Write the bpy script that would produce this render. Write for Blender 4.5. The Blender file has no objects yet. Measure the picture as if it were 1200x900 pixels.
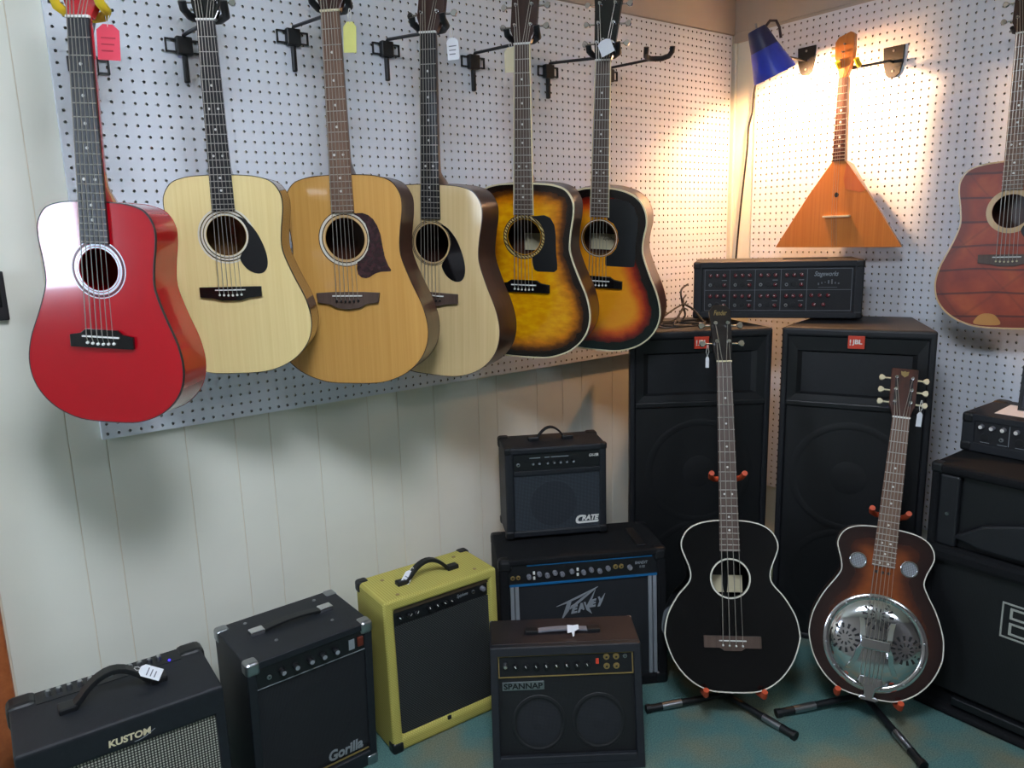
import bpy, bmesh, math, random
from math import sin, cos, pi, radians, sqrt, atan2
from mathutils import Matrix, Vector, geometry
random.seed(4)
S = bpy.context.scene
COL = S.collection

# ------------------------------------------------------------------ camera
F_PX, YAW, PITCH, ROLL = 893.156, .6407, .1973, -.0285
CAM = Vector((-2.7036, -2.065, 1.40))
_d = Vector((sin(YAW)*cos(PITCH), cos(YAW)*cos(PITCH), -sin(PITCH)))
_r = Vector((cos(YAW), -sin(YAW), 0)); _u = _r.cross(_d)
_R = _r*cos(ROLL)+_u*sin(ROLL); _U = -_r*sin(ROLL)+_u*cos(ROLL)
cam_data = bpy.data.cameras.new('camera'); cam_data.sensor_width = 36; cam_data.lens = F_PX/1200*36
cam_data.clip_start = .05
cam = bpy.data.objects.new('camera', cam_data); COL.objects.link(cam)
M = Matrix((( _R.x, _U.x, -_d.x, CAM.x), (_R.y, _U.y, -_d.y, CAM.y), (_R.z, _U.z, -_d.z, CAM.z), (0, 0, 0, 1)))
cam.matrix_world = M
S.camera = cam

# ------------------------------------------------------------------ world, exposure
wd = bpy.data.worlds.new('world'); S.world = wd; wd.use_nodes = True
wd.node_tree.nodes['Background'].inputs[0].default_value = (.75, .86, 1, 1)
wd.node_tree.nodes['Background'].inputs[1].default_value = .3
S.view_settings.view_transform = 'Standard'; S.view_settings.look = 'None'
S.view_settings.gamma = 1; S.view_settings.use_curve_mapping = False
S.view_settings.exposure = 1.2
CEIL_LIGHT = 23.0      # emission of the ceiling fluorescent diffusers
WINDOW_LIGHT = 8.5    # daylight in the side window
LAMP_W = 19.0         # bulb in the blue clip lamp

# ------------------------------------------------------------------ helpers
def lin(c):
    return tuple((x/255/12.92 if x/255 <= .04045 else ((x/255+.055)/1.055)**2.4) for x in c)
def new_mat(name):
    m = bpy.data.materials.new(name); m.use_nodes = True
    nt = m.node_tree; b = nt.nodes['Principled BSDF']
    return m, nt, b
def N(nt, t, **k):
    n = nt.nodes.new(t)
    for a, v in k.items():
        if a.startswith('i_'): n.inputs[a[2:].replace('_', ' ')].default_value = v
        else: setattr(n, a, v)
    return n
def mixc(nt, fac, a, b, mode='MIX'):
    n = nt.nodes.new('ShaderNodeMix'); n.data_type = 'RGBA'; n.blend_type = mode
    for sock, v in ((n.inputs[0], fac), (n.inputs[6], a), (n.inputs[7], b)):
        if hasattr(v, 'is_linked') or hasattr(v, 'links'): nt.links.new(v, sock)
        elif isinstance(v, (int, float)): sock.default_value = v
        else: sock.default_value = (*v[:3], 1)
    return n.outputs[2]
def ramp(nt, fac, stops):
    n = nt.nodes.new('ShaderNodeValToRGB'); nt.links.new(fac, n.inputs[0])
    e = n.color_ramp.elements
    while len(e) > 1: e.remove(e[-1])
    e[0].position = stops[0][0]; e[0].color = (*stops[0][1][:3], 1)
    for p, c in stops[1:]:
        q = e.new(p); q.color = (*c[:3], 1)
    return n.outputs[0]
def coords(nt, scale=(1, 1, 1), rot=(0, 0, 0)):
    tc = nt.nodes.new('ShaderNodeTexCoord'); mp = nt.nodes.new('ShaderNodeMapping')
    mp.inputs['Scale'].default_value = scale; mp.inputs['Rotation'].default_value = rot
    nt.links.new(tc.outputs['Object'], mp.inputs[0]); return mp.outputs[0]
def noise(nt, vec, scale, detail=3, rough=.55):
    n = N(nt, 'ShaderNodeTexNoise', i_Scale=scale, i_Detail=detail, i_Roughness=rough); nt.links.new(vec, n.inputs['Vector']); return n.outputs[0]
def bump(nt, b, h, strength, dist=.002):
    n = N(nt, 'ShaderNodeBump', i_Strength=strength, i_Distance=dist); nt.links.new(h, n.inputs['Height']); nt.links.new(n.outputs[0], b.inputs['Normal'])
def mat(name, c, rough=.5, metal=0, coat=0, var=.08, vs=12, bmp=0, bs=300, spec=.5):
    m, nt, b = new_mat(name); c = lin(c)
    v = coords(nt)
    lo = tuple(max(0, x*(1-var)) for x in c); hi = tuple(min(1, x*(1+var)) for x in c)
    nt.links.new(ramp(nt, noise(nt, v, vs), [(.3, lo), (.7, hi)]), b.inputs['Base Color'])
    b.inputs['Roughness'].default_value = rough; b.inputs['Metallic'].default_value = metal
    b.inputs['Coat Weight'].default_value = coat; b.inputs['Coat Roughness'].default_value = .05
    b.inputs['Specular IOR Level'].default_value = spec
    if bmp: bump(nt, b, noise(nt, v, bs, 2), bmp, .001)
    return m
def wood(name, c1, c2, rough=.3, coat=.3, sx=70, sy=2.5, fine=1.0, spec=.5):
    m, nt, b = new_mat(name)
    n1 = noise(nt, coords(nt, (sx, sy, sx)), 1.0, 4, .6)
    n2 = noise(nt, coords(nt, (sx*5, sy*4, sx*5)), fine, 3)
    a = ramp(nt, n1, [(.3, lin(c1)), (.7, lin(c2))])
    nt.links.new(mixc(nt, .25, a, ramp(nt, n2, [(.3, lin(c1)), (.7, lin(c2))])), b.inputs['Base Color'])
    b.inputs['Roughness'].default_value = rough; b.inputs['Coat Weight'].default_value = coat; b.inputs['Coat Roughness'].default_value = .08
    b.inputs['Specular IOR Level'].default_value = spec
    return m
def burst(name, stops, rough=.2, fig=.12, coat=.5):
    # sunburst lacquer: colour runs with the distance to the rim of the soundboard (attribute 'edge', metres)
    m, nt, b = new_mat(name)
    at = N(nt, 'ShaderNodeAttribute', attribute_name='edge')
    nz = noise(nt, coords(nt, (1, 1, 1)), 28, 3)
    ad = N(nt, 'ShaderNodeMath', operation='MULTIPLY_ADD'); nt.links.new(nz, ad.inputs[0]); ad.inputs[1].default_value = .02; nt.links.new(at.outputs['Fac'], ad.inputs[2])
    sc = N(nt, 'ShaderNodeMath', operation='MULTIPLY'); nt.links.new(ad.outputs[0], sc.inputs[0]); sc.inputs[1].default_value = 5.0
    col = ramp(nt, sc.outputs[0], [((p+.01)*5.0, lin(c)) for p, c in stops])
    fg = noise(nt, coords(nt, (30, 60, 30)), 1.0, 2)
    col = mixc(nt, fig, col, ramp(nt, fg, [(.35, (0, 0, 0)), (.65, (1, .8, .3))]), 'OVERLAY')
    nt.links.new(col, b.inputs['Base Color'])
    b.inputs['Roughness'].default_value = rough; b.inputs['Coat Weight'].default_value = coat; b.inputs['Coat Roughness'].default_value = .04
    return m
def weave(name, c1, c2, scale, rough=.8, rot=0.0):
    # woven cloth: two crossed wave patterns
    m, nt, b = new_mat(name)
    v = coords(nt, (1, 1, 1), (0, 0, rot))
    w1 = N(nt, 'ShaderNodeTexWave', i_Scale=scale, bands_direction='X'); nt.links.new(v, w1.inputs['Vector'])
    w2 = N(nt, 'ShaderNodeTexWave', i_Scale=scale, bands_direction='Y'); nt.links.new(v, w2.inputs['Vector'])
    mu = N(nt, 'ShaderNodeMath', operation='MULTIPLY'); nt.links.new(w1.outputs['Fac'], mu.inputs[0]); nt.links.new(w2.outputs['Fac'], mu.inputs[1])
    nt.links.new(ramp(nt, mu.outputs[0], [(.1, lin(c2)), (.55, lin(c1))]), b.inputs['Base Color'])
    b.inputs['Roughness'].default_value = rough
    bump(nt, b, mu.outputs[0], .3, .001)
    return m
def emit(name, c, strength):
    m, nt, b = new_mat(name)
    b.inputs['Base Color'].default_value = (*lin(c), 1)
    b.inputs['Emission Color'].default_value = (*lin(c), 1); b.inputs['Emission Strength'].default_value = strength
    return m

class MB:
    """collects geometry for ONE mesh object"""
    def __init__(s, T=None, warp=None): s.v = []; s.f = []; s.T = T; s.warp = warp
    def add(s, vs, fs):
        o = len(s.v)
        for p in vs:
            p = Vector(p)
            if s.T: p = s.T @ p
            if s.warp: p = Vector(s.warp(p))
            s.v.append(tuple(p))
        s.f += [tuple(i+o for i in f) for f in fs]; return s
    def box(s, x0, x1, y0, y1, z0, z1):
        return s.add([(x0, y0, z0), (x1, y0, z0), (x1, y1, z0), (x0, y1, z0), (x0, y0, z1), (x1, y0, z1), (x1, y1, z1), (x0, y1, z1)],
                     [(0, 3, 2, 1), (4, 5, 6, 7), (0, 1, 5, 4), (1, 2, 6, 5), (2, 3, 7, 6), (3, 0, 4, 7)])
    def tube(s, path, r, n=8, cap=True, closed=False):
        P = [Vector(p) for p in path]; R = r if isinstance(r, (list, tuple)) else [r]*len(P)
        vs = []; fs = []; prev = None; m = len(P)
        for i, p in enumerate(P):
            t = (P[(i+1) % m]-P[i-1]) if closed else (P[min(i+1, m-1)]-P[max(i-1, 0)])
            t.normalize()
            if prev is None: a = t.orthogonal().normalized()
            else: a = (prev-t*prev.dot(t)).normalized()
            prev = a; b = t.cross(a)
            vs += [p+(a*cos(2*pi*k/n)+b*sin(2*pi*k/n))*R[i] for k in range(n)]
        for i in range(m if closed else m-1):
            j = (i+1) % m
            fs += [(i*n+k, i*n+(k+1) % n, j*n+(k+1) % n, j*n+k) for k in range(n)]
        if cap and not closed: fs += [tuple(range(n-1, -1, -1)), tuple(range((m-1)*n, m*n))]
        return s.add(vs, fs)
    def cyl(s, p0, p1, r0, r1=None, n=16): return s.tube([p0, p1], [r0, r0 if r1 is None else r1], n)
    def prism(s, out, z0, z1):
        n = len(out)
        vs = [(x, y, z0) for x, y in out]+[(x, y, z1) for x, y in out]
        tri = geometry.tessellate_polygon([[Vector((x, y, 0)) for x, y in out]])
        fs = []
        for t in tri:
            a, b, c = t
            ar = (out[b][0]-out[a][0])*(out[c][1]-out[a][1])-(out[c][0]-out[a][0])*(out[b][1]-out[a][1])
            if ar < 0: a, b, c = a, c, b
            fs += [(a+n, b+n, c+n), (c, b, a)]
        area = sum(out[i][0]*out[(i+1) % n][1]-out[(i+1) % n][0]*out[i][1] for i in range(n))
        for i in range(n):
            j = (i+1) % n
            fs.append((i, j, j+n, i+n) if area > 0 else (j, i, i+n, j+n))
        return s.add(vs, fs)
    def lathe(s, prof, n=32, c=(0, 0, 0)):
        vs = []; fs = []
        for r, z in prof: vs += [(c[0]+r*cos(2*pi*k/n), c[1]+r*sin(2*pi*k/n), c[2]+z) for k in range(n)]
        for i in range(len(prof)-1):
            fs += [(i*n+k, i*n+(k+1) % n, (i+1)*n+(k+1) % n, (i+1)*n+k) for k in range(n)]
        return s.add(vs, fs)
    def disc(s, c, r, z0, z1, n=24): return s.lathe([(1e-5, z0), (r, z0), (r, z1), (1e-5, z1)], n, c)
    def ring(s, c, r0, r1, z0, z1, n=40): return s.lathe([(r0, z0), (r1, z0), (r1, z1), (r0, z1), (r0, z0)], n, c)
    def strap(s, path, wdir, w, t):
        # flat band swept along path; wdir = across direction
        P = [Vector(p) for p in path]; W = Vector(wdir).normalized(); vs = []; fs = []; m = len(P)
        for i, p in enumerate(P):
            tg = (P[min(i+1, m-1)]-P[max(i-1, 0)]).normalized(); nn = tg.cross(W).normalized()
            vs += [p+W*a*w/2+nn*b*t/2 for a, b in ((-1, -1), (1, -1), (1, 1), (-1, 1))]
        for i in range(m-1):
            fs += [(i*4+k, i*4+(k+1) % 4, (i+1)*4+(k+1) % 4, (i+1)*4+k) for k in range(4)]
        fs += [(3, 2, 1, 0), tuple(range((m-1)*4, m*4))]
        return s.add(vs, fs)
    def mesh(s, name):
        me = bpy.data.meshes.new(name); me.from_pydata(s.v, [], s.f); me.validate(); me.update(); return me
    def build(s, name, m=None, parent=None, bevel=0, smooth=False, seg=2, fix=True):
        me = s.mesh(name)
        if fix:
            bm = bmesh.new(); bm.from_mesh(me); bmesh.ops.remove_doubles(bm, verts=bm.verts, dist=1e-6); bmesh.ops.recalc_face_normals(bm, faces=bm.faces); bm.to_mesh(me); bm.free()
        return link(name, me, m, parent, bevel, smooth, seg)
def link(name, me, m=None, parent=None, bevel=0, smooth=False, seg=2):
    if m and not me.materials: me.materials.append(m)
    if smooth:
        for p in me.polygons: p.use_smooth = True
        if smooth != 'all':
            me.set_sharp_from_angle(angle=radians(40))
    o = bpy.data.objects.new(name, me); COL.objects.link(o)
    if parent: o.parent = parent
    if bevel:
        b = o.modifiers.new('bevel', 'BEVEL'); b.width = bevel; b.segments = seg; b.limit_method = 'ANGLE'; b.angle_limit = radians(40)
    return o
def inst(name, me, parent, loc=(0, 0, 0), rot=None, scale=None):
    o = bpy.data.objects.new(name, me); COL.objects.link(o); o.parent = parent; o.location = loc
    if rot: o.rotation_euler = rot
    if scale: o.scale = scale
    return o
def tag(o, label, cat, group=None):
    o['label'] = label; o['category'] = cat
    if group: o['group'] = group
    return o
def struct(o, label=None):
    o['kind'] = 'structure'
    if label: o['label'] = label
    return o
def base(phi, tilt=0, roll=0, loc=(0, 0, 0), s=1):
    """frame facing the viewer: X right, Y up, Z out; phi turns the face towards -x, tilt leans it back"""
    n = Vector((-sin(phi), -cos(phi), 0)); X = Vector((cos(phi), -sin(phi), 0)); Y = Vector((0, 0, 1))
    Y2 = Y*cos(tilt)-n*sin(tilt); n2 = n*cos(tilt)+Y*sin(tilt)
    X3 = X*cos(roll)+Y2*sin(roll); Y3 = Y2*cos(roll)-X*sin(roll)
    return Matrix(((X3.x*s, Y3.x*s, n2.x*s, loc[0]), (X3.y*s, Y3.y*s, n2.y*s, loc[1]), (X3.z*s, Y3.z*s, n2.z*s, loc[2]), (0, 0, 0, 1)))
def root(name, Mx, label, cat, group=None):
    o = bpy.data.objects.new(name, None); COL.objects.link(o); o.empty_display_size = .05; o.matrix_world = Mx
    return tag(o, label, cat, group)
def text(name, body, w, h, m, parent, pos, shear=0, bold=0, ext=.0004, ang=0, warp=None, space=1):
    """flat lettering: stretched to w x h, lower left corner at pos, in the part's X/Y plane"""
    cu = bpy.data.curves.new(name, 'FONT'); cu.body = body; cu.size = 1; cu.offset = bold; cu.shear = shear; cu.extrude = .001; cu.resolution_u = 3; cu.space_character = space
    tmp = bpy.data.objects.new('tmp', cu); COL.objects.link(tmp)
    dg = bpy.context.evaluated_depsgraph_get(); me = bpy.data.meshes.new_from_object(tmp.evaluated_get(dg))
    bpy.data.objects.remove(tmp); bpy.data.curves.remove(cu)
    xs = [v.co.x for v in me.vertices]; ys = [v.co.y for v in me.vertices]
    x0, x1, y0, y1 = min(xs), max(xs), min(ys), max(ys)
    for v in me.vertices:
        a = (v.co.x-x0)/(x1-x0)*w; b = (v.co.y-y0)/(y1-y0)*h; c = ext if v.co.z > 0 else 0
        p = (pos[0]+a*cos(ang)-b*sin(ang), pos[1]+a*sin(ang)+b*cos(ang), pos[2]+c)
        v.co = warp(Vector(p)) if warp else p
    me.materials.clear(); me.materials.append(m)
    o = bpy.data.objects.new(name, me); COL.objects.link(o); o.parent = parent
    return o
def crom(pts, k=6, closed=False):
    out = []; n = len(pts); P = [Vector(p) for p in pts]
    rng = range(n) if closed else range(n-1)
    for i in rng:
        if closed: p0, p1, p2, p3 = P[i-1], P[i], P[(i+1) % n], P[(i+2) % n]
        else: p0, p1, p2, p3 = P[max(i-1, 0)], P[i], P[i+1], P[min(i+2, n-1)]
        for j in range(k):
            t = j/k
            out.append(.5*((2*p1)+(p2-p0)*t+(2*p0-5*p1+4*p2-p3)*t*t+(3*p1-p0-3*p2+p3)*t**3))
    if not closed: out.append(P[-1])
    return out
def offset(out, d):
    n = len(out); r = []
    for i in range(n):
        a, b, c = Vector(out[i-1]), Vector(out[i]), Vector(out[(i+1) % n])
        t = (c-a).normalized(); r.append((b.x+t.y*d, b.y-t.x*d))
    return r   # outward for counter-clockwise outlines when d > 0

# ------------------------------------------------------------------ materials
m_white = mat('white_plastic', (225, 225, 220), .4, var=.03)
m_cream = mat('cream_plastic', (215, 205, 170), .4, var=.04)
m_black = mat('black_plastic', (17, 19, 22), .45, var=.15)
m_blackgloss = mat('black_gloss', (14, 15, 17), .15, coat=.6, var=.1)
m_tolex = mat('black_tolex', (20, 24, 31), .55, var=.2, vs=60, bmp=.5, bs=900)
m_tolex_brown = mat('brown_black_tolex', (34, 28, 30), .5, var=.25, vs=30, bmp=.5, bs=900)
m_carpet_black = mat('black_carpet_covering', (16, 18, 21), .85, var=.35, vs=180, bmp=.5, bs=1400, spec=.25)
m_paint_black = mat('black_textured_paint', (19, 21, 26), .5, var=.2, vs=90, bmp=.35, bs=1200)
m_grille = weave('black_grille_cloth', (32, 38, 46), (9, 11, 14), 110)
m_grille_grey = weave('grey_grille_cloth', (62, 72, 82), (22, 27, 33), 85)
m_grille_silver = weave('silver_grille_cloth', (186, 186, 172), (38, 40, 36), 50)
m_grille_diag = weave('dark_diagonal_grille', (62, 66, 66), (16, 18, 20), 60, rot=.8)
m_grille_metal = weave('black_metal_grille', (23, 26, 30), (9, 10, 12), 110, rough=.5)
m_chrome = mat('chrome', (215, 216, 220), .12, 1, var=.03)
m_steel = mat('brushed_steel', (165, 168, 172), .3, 1, var=.06)
m_fret = mat('fret_wire', (190, 188, 180), .3, .8, var=.03)
m_string = mat('steel_string', (170, 165, 155), .35, .7, var=.03)
m_ebony = wood('black_fingerboard', (25, 26, 29), (31, 31, 35), .4, .05)
m_rosewood = wood('rosewood', (68, 52, 45), (94, 77, 68), .45, .05)
m_rosebrown = wood('brown_rosewood', (84, 60, 48), (128, 98, 78), .45, .05)
m_mahog = wood('mahogany', (58, 34, 26), (88, 54, 40), .3, .3)
m_mahogdark = wood('dark_mahogany', (44, 26, 22), (66, 40, 34), .3, .3)
m_spruce = wood('pale_spruce', (220, 196, 134), (232, 212, 154), .28, .4, 120, 1.5)
m_spruce2 = wood('light_spruce', (205, 176, 124), (222, 196, 146), .3, .4, 120, 1.5)
m_cedar = wood('amber_cedar', (192, 140, 66), (208, 160, 88), .3, .4, 110, 1.5)
m_red = mat('red_lacquer', (172, 4, 24), .16, coat=1, var=.06, vs=6)
m_redside = mat('red_lacquer_side', (160, 20, 22), .14, coat=1, var=.1, vs=6)
m_sidebrown = wood('glossy_brown_side', (92, 66, 44), (128, 96, 64), .16, .8)
m_tort = mat('tortoise_pickguard', (52, 30, 34), .2, coat=.5, var=.5, vs=70)
m_orange_rub = mat('orange_rubber', (190, 74, 40), .6, var=.1)
m_yellow_foam = mat('yellow_foam', (226, 196, 40), .7, var=.06)
m_teal_line = mat('teal_paint', (20, 92, 140), .4, var=.05)
m_silver_paint = mat('silver_paint', (150, 156, 162), .4, .3, var=.05)
m_gold = mat('gold_paint', (150, 128, 78), .4, .4, var=.08)
m_tweed = weave('yellow_tweed', (192, 184, 98), (172, 162, 78), 60, rough=.75, rot=.78)
m_redknob = mat('dark_red_knob', (110, 24, 36), .4, var=.08)
m_jblred = mat('orange_red_badge', (206, 66, 44), .45, var=.04)
m_paper = mat('white_paper', (222, 224, 228), .8, var=.02)
m_ink = mat('grey_ink', (110, 112, 120), .8, var=.02)
m_tagred = mat('red_card', (222, 72, 92), .8, var=.04)
m_tagyel = mat('yellow_green_card', (206, 206, 120), .8, var=.06)

# ------------------------------------------------------------------ the room
def pegmat(name, c):
    m, nt, b = new_mat(name)
    v = coords(nt)
    n1 = noise(nt, v, 3, 4)
    nt.links.new(ramp(nt, n1, [(.3, tuple(x*.93 for x in lin(c))), (.7, lin(c))]), b.inputs['Base Color'])
    b.inputs['Roughness'].default_value = .6
    bump(nt, b, noise(nt, v, 500, 2), .12, .001)
    return m
m_peg = pegmat('white_hardboard', (230, 236, 244))
m_hard = mat('raw_brown_hardboard', (46, 36, 30), .9, var=.1)
m_wall = mat('pale_panel_paint', (230, 230, 216), .55, var=.03, vs=4, bmp=.1, bs=60)
m_wallback = mat('groove_paint', (226, 216, 192), .7, var=.05)
m_trim = mat('taupe_trim_paint', (186, 176, 164), .6, var=.03, vs=5)
m_jamb = wood('orange_stained_wood', (150, 78, 40), (182, 104, 58), .35, .3, 40, 2)
def carpet():
    m, nt, b = new_mat('teal_carpet')
    v = coords(nt)
    patch = ramp(nt, noise(nt, v, 5.5, 2, .5), [(.45, (0, 0, 0)), (.68, (1, 1, 1))])
    fib = noise(nt, v, 260, 3, .7)
    teal = ramp(nt, fib, [(.3, lin((60, 98, 98))), (.7, lin((106, 142, 136)))])
    tan = ramp(nt, fib, [(.3, lin((94, 102, 86))), (.7, lin((138, 138, 116)))])
    nt.links.new(mixc(nt, patch, teal, tan), b.inputs['Base Color'])
    b.inputs['Roughness'].default_value = .95; b.inputs['Specular IOR Level'].default_value = .1
    bump(nt, b, fib, .7, .004)
    return m
X0, X1, Y0, Y1, ZC = -4.2, .02, -4.4, .02, 2.42
struct(MB().box(X0-.1, X1+.1, Y0-.1, Y1+.1, -.08, 0).build('floor', carpet()), 'teal and tan patterned carpet')
struct(MB().box(X0-.1, X1+.1, Y0-.1, Y1+.1, ZC, ZC+.06).build('ceiling', m_wall))
wl = struct(MB().box(X0-.1, X1+.1, Y1+.0024, Y1+.1, 0, ZC).build('wall_left', m_wallback), 'pale vertical plank panelling behind the hanging guitars')
gr = [-2.683, -2.498, -2.416, -2.231, -2.102, -2.006, -1.865, -1.702, -1.6, -1.467, -1.294, -1.216, -1.039, -.918, -.824, -.665, -.502, -.4, -.267, -.09, .02]
for a, b in zip(gr[:-1], gr[1:]):
    MB().box(a+.0010, b-.0010, Y1, Y1+.0026, 0, ZC).build('plank', m_wall, wl, bevel=.0006, seg=1)
struct(MB().box(X1, X1+.1, Y0, Y1+.1, 0, ZC).build('wall_right', m_wall))
struct(MB().box(X0, X1, Y0-.1, Y0, 0, ZC).build('wall_back', mat('dim_shop_wall', (96, 92, 90), .7, var=.25, vs=1.5)))
# wall on the far left, with the window that lights the red guitar
WY0, WY1, WZ0, WZ1 = -.75, -.36, 1.18, 1.98
mb = MB().box(X0-.1, X0, Y0, WY0, 0, ZC).box(X0-.1, X0, WY1, Y1+.1, 0, ZC).box(X0-.1, X0, WY0, WY1, 0, WZ0).box(X0-.1, X0, WY0, WY1, WZ1, ZC)
struct(mb.build('wall_side', mat('side_wall_paint', (150, 146, 140), .7, var=.1, vs=2)))
mb = MB()
for q in ((WY0, WY1, WZ0, WZ0+.04), (WY0, WY1, WZ1-.04, WZ1), (WY0, WY0+.04, WZ0, WZ1), (WY1-.04, WY1, WZ0, WZ1)):
    mb.box(X0-.06, X0-.01, q[0], q[1], q[2], q[3])
w1 = struct(mb.build('window_1', m_white), 'white framed daylight window')
MB().box(X0-.05, X0-.04, WY0, WY1, WZ0, WZ1).build('pane', emit('window_daylight', (214, 232, 255), WINDOW_LIGHT), w1)
# trims
struct(MB().box(gr[0], X1, Y1-.012, Y1, 2.15, ZC).build('trim_1', m_trim, bevel=.003), 'taupe header board above the left pegboard')
struct(MB().box(X1-.012, X1, Y0, Y1-.012, 2.118, 2.155).box(X1-.008, X1, Y0, Y1-.012, 2.155, ZC).build('trim_2', m_trim, bevel=.003), 'taupe header board above the right pegboard')
struct(MB().box(X1-.016, X1, Y1-.026, Y1, 0, 2.118).build('trim_3', m_wall, bevel=.003), 'pale corner strip between the pegboards')
struct(MB().box(gr[0]-.1, gr[0]-.004, -.012, Y1, 0, 2.1).build('trim_4', m_jamb, bevel=.006), 'orange stained wood door casing at the left edge')
# ceiling fluorescents (out of view, the back one is added as fill)
for i, (x, y, lab, ce) in enumerate(((-2.45, -1.72, 'square ceiling panel light nearest the hanging guitars', CEIL_LIGHT), (-2.0, -3.4, 'unseen square ceiling panel added as fill light at the back of the shop', CEIL_LIGHT*.35))):
    t = root('ceiling_light', Matrix.Translation((x, y, ZC-.06)), lab, 'ceiling light', 'ceiling fluorescents')
    MB().box(-.29, .29, -.29, .29, .012, .0595).build('housing', m_white, t, bevel=.004)
    MB().box(-.27, .27, -.27, .27, 0, .012).build('diffuser', emit('ceiling_diffuser', (232, 240, 255), ce), t)

# ------------------------------------------------------------------ pegboards (every hole is a real hole)
P = .0254
def pegboard(nc, nr, hr=.0036, th=.005):
    """grid in X/Y with holes, front at z=0, lower left hole at (P/2, P/2)"""
    vs = []; fs = []; h = P/2
    sq = [(h, 0), (h, h), (0, h), (-h, h), (-h, 0), (-h, -h), (0, -h), (h, -h)]
    for r in range(nr):
        for c in range(nc):
            cx, cy = (c+.5)*P, (r+.5)*P; o = len(vs)
            vs += [(cx+x, cy+y, 0) for x, y in sq]
            vs += [(cx+hr*cos(k*pi/4), cy+hr*sin(k*pi/4), 0) for k in range(8)]
            vs += [(cx+hr*cos(k*pi/4), cy+hr*sin(k*pi/4), -th) for k in range(8)]
            for k in range(8):
                k2 = (k+1) % 8
                fs += [(o+k, o+k2, o+8+k2, o+8+k), (o+8+k, o+8+k2, o+16+k2, o+16+k)]
    me = bpy.data.meshes.new('pegboard')
    W, H = nc*P, nr*P; o = len(vs)
    vs += [(0, 0, 0), (W, 0, 0), (W, H, 0), (0, H, 0), (0, 0, -th), (W, 0, -th), (W, H, -th), (0, H, -th)]
    fs += [(o, o+1, o+5, o+4), (o+1, o+2, o+6, o+5), (o+2, o+3, o+7, o+6), (o+3, o, o+4, o+7)]
    # furring strips that hold the board off the wall
    for q in ((0, W, 0, .012), (0, W, H-.012, H), (0, .012, .012, H-.012), (W-.012, W, .012, H-.012)):
        o = len(vs); x0, x1, y0, y1 = q
        for z in (-th, -.0195): vs += [(x0, y0, z), (x1, y0, z), (x1, y1, z), (x0, y1, z)]
        fs += [(o, o+1, o+5, o+4), (o+1, o+2, o+6, o+5), (o+2, o+3, o+7, o+6), (o+3, o, o+4, o+7)]
    me.from_pydata(vs, [], fs); me.update(); me.materials.append(m_peg); me.materials.append(m_hard)
    me.polygons.foreach_set('material_index', [1 if (i < nc*nr*16 and i % 2) else 0 for i in range(len(me.polygons))])
    return me
ZA = .9373
pa = bpy.data.objects.new('pegboard', pegboard(95, 48)); COL.objects.link(pa)
pa.matrix_world = base(0, 0, 0, (-2.414-P/2, 0, ZA-P/2))
tag(pa, 'large white pegboard on the left wall behind the row of hanging guitars', 'pegboard')
pb = bpy.data.objects.new('pegboard', pegboard(60, 72)); COL.objects.link(pb)
pb.matrix_world = base(pi/2, 0, 0, (0, -4.8121*P+P/2, ZA+(.9036+15+31-71)*P-P/2))
tag(pb, 'white pegboard on the right wall behind the triangular balalaika', 'pegboard')

# ------------------------------------------------------------------ guitars
HALF = dict(
 dread=[(0, 0), (.075, .004), (.14, .03), (.183, .075), (.198, .13), (.188, .19), (.160, .255), (.141, .305), (.136, .335), (.139, .375), (.146, .425), (.143, .46), (.122, .49), (.085, .503), (.04, .507), (0, .508)],
 slope=[(0, 0), (.075, .004), (.14, .03), (.183, .075), (.199, .13), (.188, .19), (.160, .255), (.141, .305), (.136, .335), (.139, .37), (.145, .405), (.14, .44), (.122, .472), (.09, .494), (.045, .506), (0, .508)],
 bass=[(0, 0), (.07, .005), (.125, .035), (.165, .085), (.186, .14), (.188, .17), (.178, .215), (.15, .265), (.12, .3), (.1125, .322), (.117, .348), (.129, .378), (.137, .402), (.134, .426), (.118, .452), (.088, .470), (.045, .479), (0, .48)],
 reso=[(0, 0), (.065, .005), (.115, .035), (.15, .08), (.169, .13), (.172, .165), (.166, .21), (.145, .265), (.118, .312), (.107, .338), (.111, .365), (.121, .393), (.125, .412), (.120, .435), (.104, .456), (.076, .469), (.038, .4745), (0, .475)])
def outline(kind, sx=1, sy=1):
    h = [(x*sx, y*sy) for x, y in HALF[kind]]
    r = [(p.x, p.y) for p in crom([(x, y, 0) for x, y in h], 5)]
    return r[:-1]+[(-x, y) for x, y in r[:0:-1]]          # counter-clockwise, bottom centre first
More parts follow.
